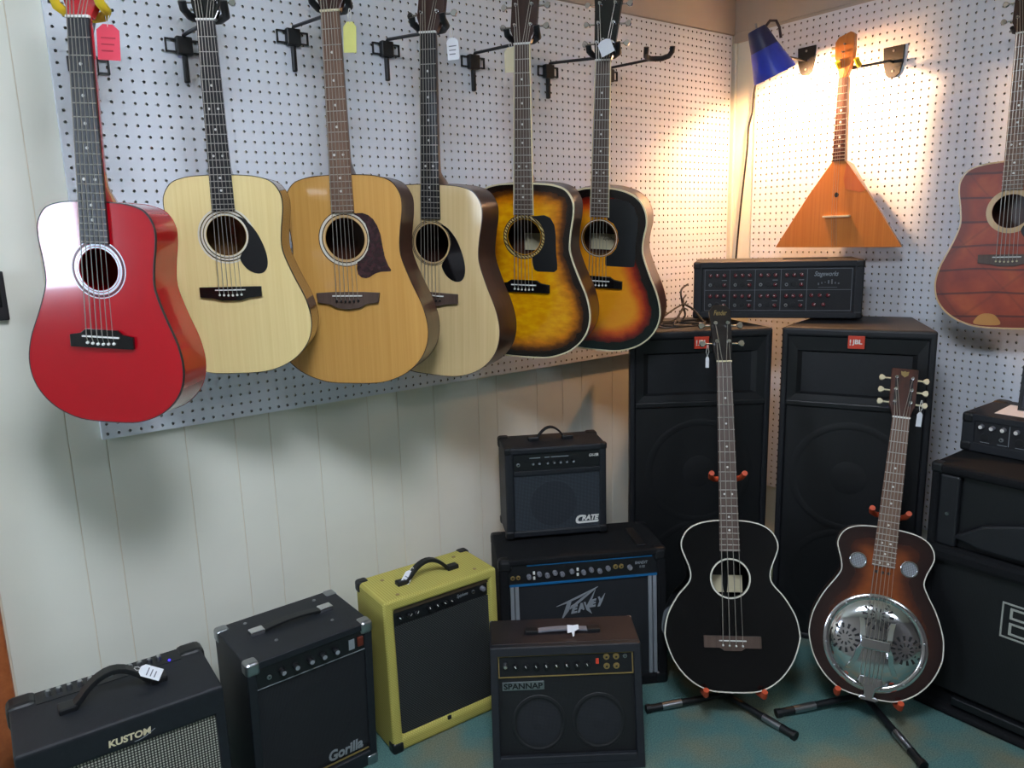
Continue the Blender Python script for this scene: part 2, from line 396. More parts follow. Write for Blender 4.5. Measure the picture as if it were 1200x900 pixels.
def soundboard(out, hc, hr, th=.003, rings=12):
    """ring grid between hole and rim with the distance to the rim stored as 'edge'"""
    n = len(out); vs = []; fs = []
    ang = [atan2(y-hc[1], x-hc[0]) for x, y in out]
    for k in range(rings+1):
        t = k/rings
        for (x, y), a in zip(out, ang):
            ix, iy = hc[0]+hr*cos(a), hc[1]+hr*sin(a)
            vs.append((ix+(x-ix)*t, iy+(y-iy)*t, 0))
    for k in range(rings):
        fs += [(k*n+i, (k+1)*n+i, (k+1)*n+(i+1) % n, k*n+(i+1) % n) for i in range(n)]
    o = len(vs); vs += [(hc[0]+hr*cos(a), hc[1]+hr*sin(a), -th) for a in ang]
    fs += [(i, (i+1) % n, o+(i+1) % n, o+i) for i in range(n)]
    me = bpy.data.meshes.new('soundboard'); me.from_pydata(vs, [], fs); me.update()
    at = me.attributes.new('edge', 'FLOAT', 'POINT')
    P2 = [Vector(p) for p in out]
    d = []
    for v in vs:
        q = Vector((v[0], v[1])); best = 9
        for i in range(0, n):
            a, b = P2[i], P2[(i+1) % n]; ab = b-a; L = ab.length_squared
            t = 0 if L < 1e-12 else max(0, min(1, (q-a).dot(ab)/L)); e = (q-a-ab*t).length
            if e < best: best = e
        d.append(best)
    at.data.foreach_set('value', d)
    return me
FR = lambda L, n: L*2**(-n/12)
_pin = {}
def pinmesh(m):
    if m.name not in _pin: 
        me = MB().lathe([(1e-5, .0055), (.0022, .005), (.0031, .003), (.0025, 0)], 10).mesh('bridge_pin'); me.materials.append(m); _pin[m.name] = me
    return _pin[m.name]
_dot = MB().disc((0, 0, 0), .0031, 0, .0006, 10).mesh('inlay_dot'); _dot.materials.append(m_white)
def guitar(name, label, pose, kind='dread', L=.645, joint=14, bl=.508, sx=1, dep=.118, hole=.05, holedist=.150, group=None, nstr=6,
           top=None, side=None, bind=None, bindw=.003, fb=None, bridge=None, neck=None, head=None, rosette=(), pick=None, pickmat=None,
           nutm=None, pins=None, dots=(3, 5, 7, 9, 12, 15, 17), dbl=(12,), nfret=20, hstyle='sq', bridgew=.078, brstyle='belly', paper=False, btn=None, headw=.036, backm=None, reso=False, fbind=None, nutw=.0215, headl=.18):
    phi, tilt, roll, tx, ty, tz, s = pose
    topy = FR(L, joint); bot = topy-bl; O = -bot          # local y of the saddle
    B = base(phi, tilt, roll, (0, 0, 0), 1)
    loc = Vector((tx, ty, tz))+(B.to_3x3() @ Vector((0, bot, 0)))*s
    r = root(name, base(phi, tilt, roll, loc, s), label, 'bass guitar' if nstr == 4 else 'guitar', group)
    sy = bl/HALF[kind][-1][1]; out = outline(kind, sx, sy)
    hc = (0, bl-holedist); hr = hole
    if reso: hc = (0, O-.005); hr = .118
    link('soundboard', soundboard(out, hc, hr), top, r)
    # sides and back
    n = len(out); dz = lambda y: -dep*(1-.16*y/bl)
    mb = MB(); vs = [(x, y, -.0005) for x, y in out]+[(x, y, dz(y)) for x, y in out]
    mb.add(vs, [(i, (i+1) % n, n+(i+1) % n, n+i) for i in range(n)])
    mb.build('side', side, r, smooth=True)
    mb = MB(); inn = offset(out, .0006)
    vs = []; C0 = (0, bl*.45)
    for k in range(5):
        t = k/4; vs += [(C0[0]+(x-C0[0])*max(t, .001), C0[1]+(y-C0[1])*max(t, .001), dz(C0[1]+(y-C0[1])*t)-.004*(1-t*t)) for x, y in inn]
    mb.add(vs, [(k*n+i, k*n+(i+1) % n, (k+1)*n+(i+1) % n, (k+1)*n+i) for k in range(4) for i in range(n)])
    mb.build('back', backm or side, r, smooth='all')
    if bind:
        o1 = offset(out, .0009); o0 = offset(out, -bindw)
        vs = [(x, y, .0008) for x, y in o0]+[(x, y, .0008) for x, y in o1]+[(x, y, -.005) for x, y in o1]+[(x, y, -.0004) for x, y in o0]
        MB().add(vs, [(a*n+i, a*n+(i+1) % n, ((a+1) % 4)*n+(i+1) % n, ((a+1) % 4)*n+i) for a in range(4) for i in range(n)]).build('binding', bind, r)
    # rosette rings
    for r0, r1, mm in rosette: MB().ring((*hc, 0), r0, r1, -.0005, .0006).build('rosette', mm, r)
    if pick:
        MB().prism([(x, y+hc[1]) for x, y in pick], .0001, .0014).build('pickguard', pickmat, r, bevel=.0005, seg=1)
    if paper:
        mb = MB().box(-.05*paper, .05*paper, hc[1]-.05, hc[1]+.0, dz(hc[1])+.0025, dz(hc[1])+.0032); mb.build('paper_label', m_cream, r)
    # bridge
    zs = .010
    if not reso:
        bw = bridgew
        if brstyle == 'belly':
            bo = [(-bw, O-.004), (-bw, O-.018), (-bw*.55, O-.022), (-bw*.3, O-.028), (bw*.3, O-.028), (bw*.55, O-.022), (bw, O-.018), (bw, O-.004), (bw, O+.008), (-bw, O+.008)]
        elif brstyle == 'wing':
            bo = [(-bw, O-.016), (-bw*.9, O-.018), (-bw*.6, O-.021), (-bw*.4, O-.03), (0, O-.034), (bw*.4, O-.03), (bw*.6, O-.021), (bw*.9, O-.018), (bw, O-.016), (bw*1.04, O+.007), (bw*.5, O+.009), (-bw*.5, O+.009), (-bw*1.04, O+.007)]
        elif brstyle == 'bass':
            bo = [(-bw, O-.020), (-bw*.45, O-.020), (-bw*.3, O-.028), (bw*.3, O-.028), (bw*.45, O-.020), (bw, O-.020), (bw, O+.012), (-bw, O+.012)]
        else:
            bo = [(-bw, O-.022), (bw, O-.022), (bw, O+.002), (bw*.66, O+.006), (bw*.5, O+.014), (-bw*.5, O+.014), (-bw*.66, O+.006), (-bw, O+.002)]
        br = MB().prism(bo, .0001, .008).build('bridge', bridge, r, bevel=.0015)
        MB().box(-.038, .038, O-.0015, O+.0015, .007, zs+.001).build('saddle', m_white, br)
        for k in range(nstr):
            x = -.0275+.055*k/(nstr-1)
            inst('bridge_pin', pinmesh(pins or m_white), br, (x, O-.0125-.002*(1-abs(k-2.5)/2.5), .0075))
    # neck, fingerboard
    yn = O+L; fend = O+FR(L, nfret)-.004
    w_at = lambda y: nutw+(nutw*.32)*(yn-y)/(yn-fend)
    secs = [(bl-.002, .021, dep*.80), (bl+.012, .022, dep*.62), (bl+.03, .026, .030), (bl+.06, None, .0235), (yn-.02, None, .0205), (yn+.005, None, .019)]
    vs = []; fs = []; K = 10
    for y, hw, dpt in secs:
        hw = hw or w_at(y)
        for k in range(K+1): a = pi*k/K; vs.append((hw*cos(a), y, .0015-dpt*sin(a)**.8))
    for i in range(len(secs)-1): fs += [(i*(K+1)+k, i*(K+1)+k+1, (i+1)*(K+1)+k+1, (i+1)*(K+1)+k) for k in range(K)]
    fs += [tuple(range(K+1)), tuple(range((len(secs)-1)*(K+1), len(secs)*(K+1)))]
    fs += [(i*(K+1), (i+1)*(K+1), (i+1)*(K+1)+K, i*(K+1)+K) for i in range(len(secs)-1)]
    MB().add(vs, fs).build('neck', neck, r, smooth=True)
    fbo = MB().prism([(-w_at(fend), fend), (w_at(fend), fend), (nutw, yn), (-nutw, yn)], .001, .0066).build('fingerboard', fb, r, bevel=.0006, seg=1)
    if fbind:
        for sg in (-1, 1):
            MB().prism([(sg*(w_at(fend)-.001), fend), (sg*(w_at(fend)+.0013), fend), (sg*(nutw+.0013), yn), (sg*(nutw-.001), yn)], .0008, .0069).build('edge_binding', fbind, fbo)
    frm = MB().tube([(-1, 0, .0066), (1, 0, .0066)], .0011, 6).mesh('fret'); frm.materials.append(m_fret)
    for k in range(1, nfret+1):
        y = O+FR(L, k); inst('fret', frm, fbo, (0, y, 0), None, (w_at(y), 1, 1))
    for k in dots:
        y = O+(FR(L, k)+FR(L, k-1))/2
        for x in ((-.011, .011) if k in dbl else (0,)): inst('inlay_dot', _dot, fbo, (x, y, .0065))
    MB().box(-nutw-.001, nutw+.001, yn, yn+.005, .0005, .0095).build('nut', nutm or m_white, r, bevel=.0008, seg=1)
    # headstock, tilted back about the nut
    Tm = Matrix.Translation((0, yn+.004, .001)) @ Matrix.Rotation(radians(-13), 4, 'X')
    hw = headw; l = headl
    if hstyle == 'sq': ho = [(-nutw, 0), (nutw, 0), (hw-.006, .022), (hw, .035), (hw*1.04, l), (-hw*1.04, l), (-hw, .035), (-hw+.006, .022)]
    elif hstyle == 'epi': ho = [(-nutw, 0), (nutw, 0), (hw-.008, .02), (hw-.005, .05), (hw*1.05, l*.8), (hw*1.15, l*.93), (hw*.75, l), (-hw*.75, l), (-hw*1.15, l*.93), (-hw*1.05, l*.8), (-hw+.005, .05), (-hw+.008, .02)]
    elif hstyle == 'snake': ho = [(-nutw, 0), (nutw, 0), (hw-.002, .02), (hw, .032), (hw*.86, l*.85), (hw*.7, l), (-hw*.7, l), (-hw*.86, l*.85), (-hw, .032), (-hw+.002, .02)]
    else: ho = [(-nutw, 0), (nutw, 0), (hw-.006, .02), (hw*.95, .04), (hw*1.12, l*.9), (hw*.7, l*.99), (0, l), (-hw*.7, l*.99), (-hw*1.12, l*.9), (-hw*.95, .04), (-hw+.006, .02)]
    ht = MB(Tm).prism(ho, -.015, 0).build('headstock', head, r, bevel=.0015)
    posts = []
    half = nstr//2
    for sg in (-1, 1):
        for k in range(half):
            py = .045+k*((l-.075)/(max(half-1, 1))) if nstr == 6 else .06+k*.06
            px = sg*(hw*.62)
            mt = MB(Tm); mt.cyl((px, py, -.002), (px, py, .006), .0055, .0045, 12).cyl((px, py, .006), (px, py, .013), .003, .003, 10)
            if nstr == 4: mt.cyl((px, py, 0), (px, py, .012), .007, .006, 12)
            mt.build('tuning_post', m_chrome, ht, smooth=True)
            kb = 1.15 if nstr == 4 else 1
            mt = MB(Tm); mt.cyl((sg*hw*.9, py, -.010), (sg*(hw+.016*kb), py, -.010), .0028, .0028, 8)
            bx = sg*(hw+.016*kb)
            mt.add([(bx+sg*a*kb, py+b*kb, -.010+c) for c in (-.0035, .0035) for a, b in ((0, -.003), (.008, -.009), (.014, -.008), (.017, 0), (.014, .008), (.008, .009), (0, .003))],
                   [tuple(range(7)), tuple(range(7, 14))]+[(i, (i+1) % 7, 7+(i+1) % 7, 7+i) for i in range(7)])
            mt.build('tuning_key', btn or m_chrome, ht, bevel=.001, seg=1)
            posts.append((sg, k, Tm @ Vector((px, py, .008))))
    # strings
    order = [p for sg, k, p in sorted([q for q in posts if q[0] < 0], key=lambda q: q[1])]+[p for sg, k, p in sorted([q for q in posts if q[0] > 0], key=lambda q: -q[1])]
    for k in range(nstr):
        u = k/(nstr-1); xs = -.0275+.055*u; xn = (-nutw+.004)+(2*nutw-.008)*u
        rad = (.0011-.0005*u) if nstr == 6 else (.0016-.0007*u)
        y0 = O-.012 if not reso else O-.118
        pth = [(xs, y0, .008 if not reso else .02), (xs, O, zs+.002+(.022 if reso else 0)), (xn, yn+.002, .0105), tuple(order[k])]
        MB().tube(pth, rad, 5).build('string', m_string, r)
    r['_O'] = O; r['_bl'] = bl
    return r, ht, Tm, O, bl, out, dz

def smooth_poly(pts, k=5): return [(p.x, p.y) for p in crom([(x, y, 0) for x, y in pts], k, True)]
# teardrop / other pickguards, relative to the hole centre
PICK_TEAR = smooth_poly([(.030, .048), (.049, .040), (.075, .010), (.094, -.035), (.098, -.072), (.088, -.093), (.068, -.097), (.045, -.085), (.030, -.062), (.034, -.047), (.047, -.03), (.057, -.0), (.049, .03)], 4)
PICK_TORT = [(.026, .058), (.036, .060), (.048, .060), (.062, .055), (.074, .045), (.083, .03), (.09, .01), (.094, -.02), (.098, -.045), (.106, -.066), (.112, -.075), (.111, -.079), (.1, -.0795), (.085, -.080), (.07, -.085), (.058, -.092), (.048, -.095), (.036, -.093), (.028, -.085), (.026, -.072), (.028, -.056), (.036, -.052), (.046, -.043), (.056, -.028), (.0615, -.005), (.0595, .018), (.053, .036), (.04, .05)]
PICK_ROUND = [(.02, .058), (.06, .062), (.078, .055), (.09, .035), (.094, .01), (.095, -.04), (.099, -.075), (.099, -.09), (.09, -.098), (.04, -.098), (.03, -.093), (.026, -.08), (.024, -.058), (.04, -.048), (.053, -.034), (.061, -.012), (.061, .012), (.052, .034), (.038, .049)]
PICK_EPI = [(.018, .118), (.055, .118), (.085, .112), (.105, .095), (.117, .065), (.118, .03), (.113, -.02), (.114, -.05), (.112, -.082), (.1, -.084), (.026, -.084), (.021, -.08), (.021, -.056), (.038, -.047), (.053, -.03), (.06, -.005), (.056, .024), (.043, .045), (.025, .056)]
m_ringw = mat('rosette_white', (214, 210, 196), .4, var=.03)
m_ringk = mat('rosette_black', (28, 28, 30), .4, var=.03)
m_ringwood = wood('rosette_wood', (196, 160, 110), (214, 182, 134), .35, .2)
m_silverring = mat('rosette_silver', (196, 198, 206), .3, .4, var=.03)
def rope():
    m, nt, b = new_mat('rope_rosette')
    tc = nt.nodes.new('ShaderNodeTexCoord')
    w = N(nt, 'ShaderNodeTexWave', i_Scale=60.0, bands_direction='DIAGONAL'); nt.links.new(tc.outputs['Object'], w.inputs['Vector'])
    nt.links.new(ramp(nt, w.outputs['Fac'], [(.3, lin((60, 44, 24))), (.6, lin((206, 184, 120)))]), b.inputs['Base Color']); b.inputs['Roughness'].default_value = .4
    return m
m_rope = rope()
GW = 'acoustic guitars hanging in a row on the left pegboard'
g1 = guitar('acoustic_guitar', 'small glossy red acoustic guitar with black fingerboard, leftmost on the pegboard', (.7598, -.0052, -.0665, -2.453, -.3895, 1.2205, 1), L=.58, bl=.432, sx=.82, dep=.092, hole=.04, holedist=.128, group=GW,
   top=m_red, side=m_redside, bind=m_ringk, bindw=.0008, fb=m_ebony, bridge=m_blackgloss, neck=m_redside, head=m_red, bridgew=.066, brstyle='sq2',
   rosette=((.041, .0435, m_silverring), (.045, .049, m_silverring), (.0505, .053, m_ringk), (.0545, .0565, m_silverring)))
g2 = guitar('acoustic_guitar', 'pale natural spruce guitar with black teardrop pickguard and striped rosette, between red and amber guitars', (.5622, -.0179, -.0108, -2.1676, -.29, 1.2885, .8774), group=GW,
   top=m_spruce, side=m_sidebrown, bind=m_ringk, bindw=.0008, fb=m_ebony, bridge=m_blackgloss, neck=m_sidebrown, head=m_blackgloss, pick=PICK_TEAR, pickmat=m_black, dots=(5, 7, 9, 12, 15, 17), dbl=(7, 12), hstyle='curve',
   rosette=((.0515, .055, m_ringw), (.0555, .0575, m_ringk), (.0585, .0625, m_ringw), (.063, .0655, m_ringk), (.0665, .0705, m_ringw)))
g3 = guitar('acoustic_guitar', 'amber guitar with tortoiseshell pickguard and brown fingerboard, third from the left on the pegboard', (.8017, -.0136, -.0112, -1.8947, -.3184, 1.257, 1), group=GW,
   top=m_cedar, side=m_mahog, bind=m_mahogdark, bindw=.0008, fb=m_rosebrown, bridge=m_rosewood, neck=m_mahog, head=m_mahogdark, pick=PICK_TORT, pickmat=m_tort, brstyle='wing', pins=m_black, nutm=m_cream,
   rosette=((.051, .056, m_ringwood), (.0565, .0585, m_ringk), (.059, .065, m_ringw), (.0655, .067, m_ringk)))
g4 = guitar('acoustic_guitar', 'light spruce guitar with dark brown sides and black teardrop pickguard, half behind the amber guitar', (1.0497, -.0514, -.0662, -1.6428, -.2971, 1.2394, 1), group=GW,
   top=m_spruce2, side=m_mahogdark, bind=m_mahogdark, bindw=.0008, fb=m_ebony, bridge=m_rosewood, neck=m_mahogdark, head=m_mahogdark, pick=PICK_TEAR, pickmat=m_blackgloss, pins=m_black,
   rosette=((.0505, .0535, m_ringwood), (.0545, .056, m_ringk), (.058, .0595, m_ringk)))
g5 = guitar('acoustic_guitar', 'yellow quilted sunburst guitar with cream binding, rope rosette and black rounded pickguard', (.9783, -.0934, -.0465, -1.3265, -.2938, 1.2475, 1), group=GW,
   top=burst('amber_quilt_burst', [(0, (18, 14, 12)), (.016, (24, 15, 11)), (.03, (92, 50, 14)), (.046, (196, 118, 10)), (.075, (226, 160, 10))], .18, .22), side=m_mahog, bind=m_cream, bindw=.0035, fb=m_rosewood, fbind=m_cream,
   bridge=m_blackgloss, neck=m_mahogdark, head=m_mahogdark, pick=PICK_ROUND, pickmat=m_black, brstyle='sq2', paper=.6,
   rosette=((.0515, .0545, m_ringk), (.055, .0605, m_rope), (.061, .0635, m_ringk)))
g6 = guitar('acoustic_guitar', 'yellow to red to black sunburst guitar with large black pickguard, rightmost on the left pegboard', (1.0255, -.1371, -.0681, -1.0527, -.3151, 1.2438, 1), kind='slope', L=.63, dep=.105, group=GW,
   top=burst('tri_colour_burst', [(0, (16, 14, 14)), (.026, (20, 14, 13)), (.042, (140, 34, 20)), (.06, (214, 90, 24)), (.085, (236, 154, 30))], .15, .05), side=m_mahog, bind=m_cream, bindw=.0035, fb=m_rosewood, fbind=m_cream,
   bridge=m_blackgloss, neck=m_mahog, head=m_blackgloss, pick=PICK_EPI, pickmat=m_black, brstyle='sq2', hstyle='epi', paper=1, headw=.036,
   rosette=((.0505, .053, m_ringk), (.054, .056, m_ringw), (.0565, .058, m_ringk)))
text('lettering', 'Epiphone', .05, .012, m_ringk, g6[0], (-.01, g6[4]-.150-.022, g6[6](g6[4]-.150)+.0034), shear=.3)
text('lettering', 'Epiphone', .044, .012, m_steel, g6[1], (-.022, 0, 0), shear=.35, warp=lambda p: g6[2] @ (p+Vector((0, .158, .0002))))
# painted guitar on the right wall
def painted():
    m, nt, b = new_mat('painted_plank_top')
    v = coords(nt)
    n1 = noise(nt, v, 9, 3)
    basec = ramp(nt, n1, [(.3, lin((126, 38, 18))), (.5, lin((162, 60, 24))), (.72, lin((186, 88, 36)))])
    at = N(nt, 'ShaderNodeAttribute', attribute_name='edge')
    sc = N(nt, 'ShaderNodeMath', operation='MULTIPLY'); nt.links.new(at.outputs['Fac'], sc.inputs[0]); sc.inputs[1].default_value = 10
    basec = mixc(nt, ramp(nt, sc.outputs[0], [(.2, (1, 1, 1)), (.42, (0, 0, 0))]), basec, lin((130, 48, 24)))
    for scale, rot, thr in ((4.3, 0, .975), (2.2, .9, .993), (1.7, -.7, .993)):
        vv = coords(nt, (1, 1, 1), (0, 0, rot))
        w = N(nt, 'ShaderNodeTexWave', i_Scale=scale, i_Distortion=1.2, bands_direction='Y'); w.inputs['Detail'].default_value = 1; nt.links.new(vv, w.inputs['Vector'])
        k = ramp(nt, w.outputs['Fac'], [(thr, (0, 0, 0)), (min(thr+.015, 1), (1, 1, 1))])
        kk = N(nt, 'ShaderNodeMath', operation='MULTIPLY'); nt.links.new(k, kk.inputs[0]); kk.inputs[1].default_value = .75 if rot == 0 else .22
        basec = mixc(nt, kk.outputs[0], basec, lin((60, 22, 14)))
    nt.links.new(basec, b.inputs['Base Color']); b.inputs['Roughness'].default_value = .35
    return m
k = .96
g7 = guitar('acoustic_guitar', 'orange red hand-painted guitar with dark plank lines, cut off by the right frame edge', (1.4194, .0143, .0196, -.1735, -1.127, 1.286, .96), dep=.11,
   top=painted(), side=m_mahog, bind=m_ringwood, bindw=.004, fb=m_rosebrown, bridge=m_rosewood, neck=m_mahog, head=m_mahogdark, pick=PICK_TEAR, pickmat=m_black,
   rosette=((.0505, .066, m_ringwood),), pins=m_cream)
MB().prism(smooth_poly([(-.075, .012), (-.072, .032), (-.055, .045), (-.03, .045), (-.015, .035), (-.008, .012)]), .0001, .0008).build('painted_patch', mat('tan_paint', (196, 136, 66), .4), g7[0])

# ------------------------------------------------------------------ balalaika
def balalaika():
    r = root('balalaika', base(pi/2, 0, 0, (-.12, -.55, 1.313)), 'triangular wooden balalaika hanging on the right pegboard under the lamp', 'balalaika')
    mt = wood('orange_spruce', (188, 112, 48), (208, 134, 62), .35, .3, 130, 1.2)
    ms = wood('balalaika_back_wood', (120, 66, 34), (150, 90, 50), .35, .3)
    hw, ht = .238, .297
    o = [(-hw, 0), (hw, 0), (hw-.002, .006), (.112, .185), (.024, ht), (-.024, ht), (-.112, .185), (-hw+.002, .006)]
    mb = MB(); n = len(o)
    vs = [(x, y, 0) for x, y in o]+[(x*.99, y, -.012) for x, y in o]+[(x*.55, .02+y*.9, -.075) for x, y in o]
    mb.add(vs, [(a*n+i, a*n+(i+1) % n, (a+1)*n+(i+1) % n, (a+1)*n+i) for a in range(2) for i in range(n)]+[tuple(range(2*n, 3*n))])
    mb.build('back', ms, r)
    sb = MB().prism(o, -.0005, .003).build('soundboard', mt, r, bevel=.001, seg=1)
    MB().disc((-.002, .182, 0), .0085, .0028, .0036, 20).build('sound_hole', m_ringk, sb)
    MB().prism([(.03, .292), (.106, .192), (.085, .186), (.03, .2), (.022, .235)], .003, .0038).build('pickguard', wood('reddish_veneer', (196, 100, 54), (208, 122, 66), .35, .3), sb)
    MB().box(-.045, .055, .104, .111, .003, .015).build('bridge', m_cream, r, bevel=.001)
    nk = MB().prism([(-.023, .28), (.023, .28), (.017, .575), (-.017, .575)], -.014, .002).build('neck', wood('balalaika_neck', (150, 96, 56), (176, 122, 76), .35, .3), r, bevel=.004)
    f = MB().prism([(-.0225, .297), (.0225, .297), (.0168, .572), (-.0168, .572)], .002, .006).build('fingerboard', wood('dark_brown_fingerboard', (70, 36, 24), (96, 52, 36), .4, .1), r)
    fm = MB().tube([(-1, 0, .006), (1, 0, .006)], .0012, 6).mesh('fret'); fm.materials.append(m_fret)
    for q in range(1, 17):
        y = .11+.46*2**(-q/12)
        if y > .3: inst('fret', fm, f, (0, y, 0), None, (.0168+.0057*(.572-y)/.275, 1, 1))
    for q in (5, 7, 10, 12): inst('inlay_dot', _dot, f, (0, .11+.46*(2**(-q/12)+2**(-(q-1)/12))/2, .006), None, (1.3, 1.3, 1))
    h = MB().prism([(-.015, .572), (.015, .572), (.032, .625), (.036, .66), (.034, .705), (.020, .716), (-.022, .705), (-.034, .69), (-.034, .64)], -.012, .006).build('headstock', mt, r, bevel=.002)
    for q in range(3):
        MB().cyl((-.03, .625+q*.025, -.004), (-.05, .625+q*.025, -.004), .004, .006, 8).build('tuning_key', m_cream, h)
        MB().cyl((-.008+q*.006, .63+q*.024, .005), (-.008+q*.006, .63+q*.024, .016), .003, .003, 8).build('tuning_post', m_steel, h)
        MB().tube([(-.009+.009*q, .003, .004), (-.009+.009*q, .108, .0165), (-.006+.006*q, .574, .008), (-.008+q*.006, .63+q*.024, .012)], .0005, 5).build('string', m_string, r)
    return r
balalaika()

# ------------------------------------------------------------------ bass and resonator on stands
m_bassblack = mat('black_lacquer', (10, 11, 12), .12, coat=1, var=.1)
bs = guitar('acoustic_bass', 'glossy black acoustic bass guitar with white binding on a floor stand', (.7342, .3266, -.004, -1.0341, -.8391, .2425, 1), kind='bass', L=.80, joint=15, bl=.48, dep=.10, hole=.052, holedist=.165, nstr=4,
   top=m_bassblack, side=m_bassblack, bind=m_ringw, bindw=.0025, fb=m_rosewood, bridge=m_rosewood, neck=m_bassblack, head=mat('dark_brown_headstock', (26, 19, 18), .3, coat=.4), brstyle='bass', paper=1,
   rosette=((.053, .0575, m_ringw),), nutm=m_cream, headl=.185, headw=.029, hstyle='curve', nutw=.0215, bridgew=.08)
text('lettering', 'Fender', .04, .017, m_gold, bs[1], (0, 0, 0), shear=.4, bold=.02, warp=lambda p: bs[2] @ (p+Vector((-.02, .150, .0002))))
rs = guitar('resonator_guitar', 'dark sunburst resonator guitar with round chrome cover plate on a floor stand', (1.0033, .3239, -.0785, -.7305, -1.0924, .2404, 1), kind='reso', L=.635, joint=12, bl=.475, dep=.085, reso=True,
   top=burst('tobacco_burst', [(0, (34, 22, 22)), (.03, (44, 26, 24)), (.05, (74, 38, 26)), (.08, (136, 70, 34))], .22, .05), side=m_mahogdark, bind=m_ringw, bindw=.0022, fb=m_rosebrown, neck=m_mahogdark, head=wood('burst_headstock', (52, 26, 20), (84, 42, 30), .3, .3),
   dots=(5, 7, 9, 12, 15, 17, 19), dbl=(15, 19), nfret=19, hstyle='sq', btn=m_cream, headw=.034, nutw=.0225, headl=.15)
def reso_parts():
    r, ht, Tm, O, bl, out, dz = rs
    cy = O-.005; c = (0, cy, 0)
    prof = [(.135, 0), (.135, .004), (.131, .0065), (.121, .0065), (.118, .004), (.116, .005), (.108, .011), (.09, .017), (.065, .021), (.03, .0235), (1e-4, .024)]
    cp = MB().lathe(prof, 64, c).build('cover_plate', m_chrome, r, smooth=True)
    zat = lambda rr: next((z0+(z1-z0)*(rr-r0)/(r1-r0) for (r0, z0), (r1, z1) in zip(prof[4:], prof[5:]) if r1 <= rr <= r0), .02)
    m_slot = mat('cover_slot', (14, 14, 16), .6)
    for q in range(4):                                            # four fan-shaped vents
        a0 = pi/4*0+q*pi/2+pi/2; vc = (.078*cos(a0), .078*sin(a0))
        if q == 2: continue
        mb = MB()
        for rad, cnt, w, l in ((.0335, 14, .0056, .013), (.0155, 10, .0034, .009)):
            for j in range(cnt):
                t = 2*pi*j/cnt; pts = []
                for dr, dw in ((-l/2, -w*.35), (l/2, -w*.55), (l/2, w*.55), (-l/2, w*.35)):
                    x = vc[0]+(rad+dr)*cos(t)-dw*2*sin(t)*.6; y = vc[1]+(rad+dr)*sin(t)+dw*2*cos(t)*.6
                    pts.append((x, y, zat(min(.1179, sqrt(x*x+y*y)))+.0006))
                if max(sqrt(p[0]**2+p[1]**2) for p in pts) < .117:
                    mb.add([(p[0], p[1]+cy, p[2]) for p in pts]+[(p[0], p[1]+cy, p[2]-.001) for p in pts], [(0, 1, 2, 3), (7, 6, 5, 4), (0, 4, 5, 1), (1, 5, 6, 2), (2, 6, 7, 3), (3, 7, 4, 0)])
        mb.build('vent', m_slot, cp)
    for q in range(12):
        a = q*pi/6+.2; MB().lathe([(1e-5, .009), (.0025, .0085), (.003, .006)], 8, (.126*cos(a), cy+.126*sin(a), 0)).build('screw', m_steel, cp)
    # arched hand rest over the bridge, on two bent legs
    hr = MB().box(-.037, .037, cy-.013, cy+.016, .040, .047)
    hr.build('hand_rest', m_chrome, r, bevel=.003)
    for sg in (-1, 1):
        MB().strap([(sg*.030, cy, .043), (sg*.040, cy-.018, .040), (sg*.044, cy-.045, .030), (sg*.058, cy-.075, .020), (sg*.064, cy-.082, .0165)], (1, 0, 0), .014, .003).build('hand_rest_leg', m_chrome, r, bevel=.001)
        MB().strap([(sg*.030, cy, .043), (sg*.034, cy+.02, .040), (sg*.036, cy+.045, .030), (sg*.040, cy+.065, .020)], (1, 0, 0), .014, .003).build('hand_rest_leg', m_chrome, r, bevel=.001)
    MB().box(-.032, .032, cy-.001, cy+.007, .022, .034).build('bridge', m_cream, r)
    # tailpiece
    tp = MB().prism([(-.03, cy-.095), (-.034, cy-.108), (-.016, cy-.122), (-.012, cy-.145), (-.024, .006), (-.026, -.001), (.026, -.001), (.024, .006), (.012, cy-.145), (.016, cy-.122), (.034, cy-.108), (.03, cy-.095)], .012, .019)
    tp = tp.build('tailpiece', m_chrome, r, bevel=.003)
    MB().box(-.021, .021, -.003, .0, -.03, .018).build('tailpiece_plate', m_chrome, tp)
    mm = weave('screen_mesh', (170, 174, 180), (90, 94, 100), 90, rough=.35)
    for sg in (-1, 1):
        q = (sg*.066, bl-.103, 0)
        s_ = MB().ring(q, .0185, .023, 0, .004, 28).build('screen_ring', m_chrome, r, bevel=.001)
        MB().disc(q, .0188, .0005, .002, 24).build('screen', mm, s_)
    for x in (-.016, 0, .016):
        MB().disc((x, O+FR(.635, 19)-.02, 0), .0045, .0001, .0008, 12).build('sound_hole', m_slot, r)
    # slots in the head and the golden crest
    for sg in (-1, 1): MB(Tm).box(sg*.019-.005, sg*.019+.005, .035, .118, -.002, .0006).build('slot', m_slot, ht)
    MB(Tm).prism([(-.011, .142), (-.009, .130), (-.004, .126), (0, .123), (.004, .126), (.009, .130), (.011, .142), (.004, .140), (0, .143), (-.004, .140)], 0, .0008).build('crest', m_gold, ht)
reso_parts()
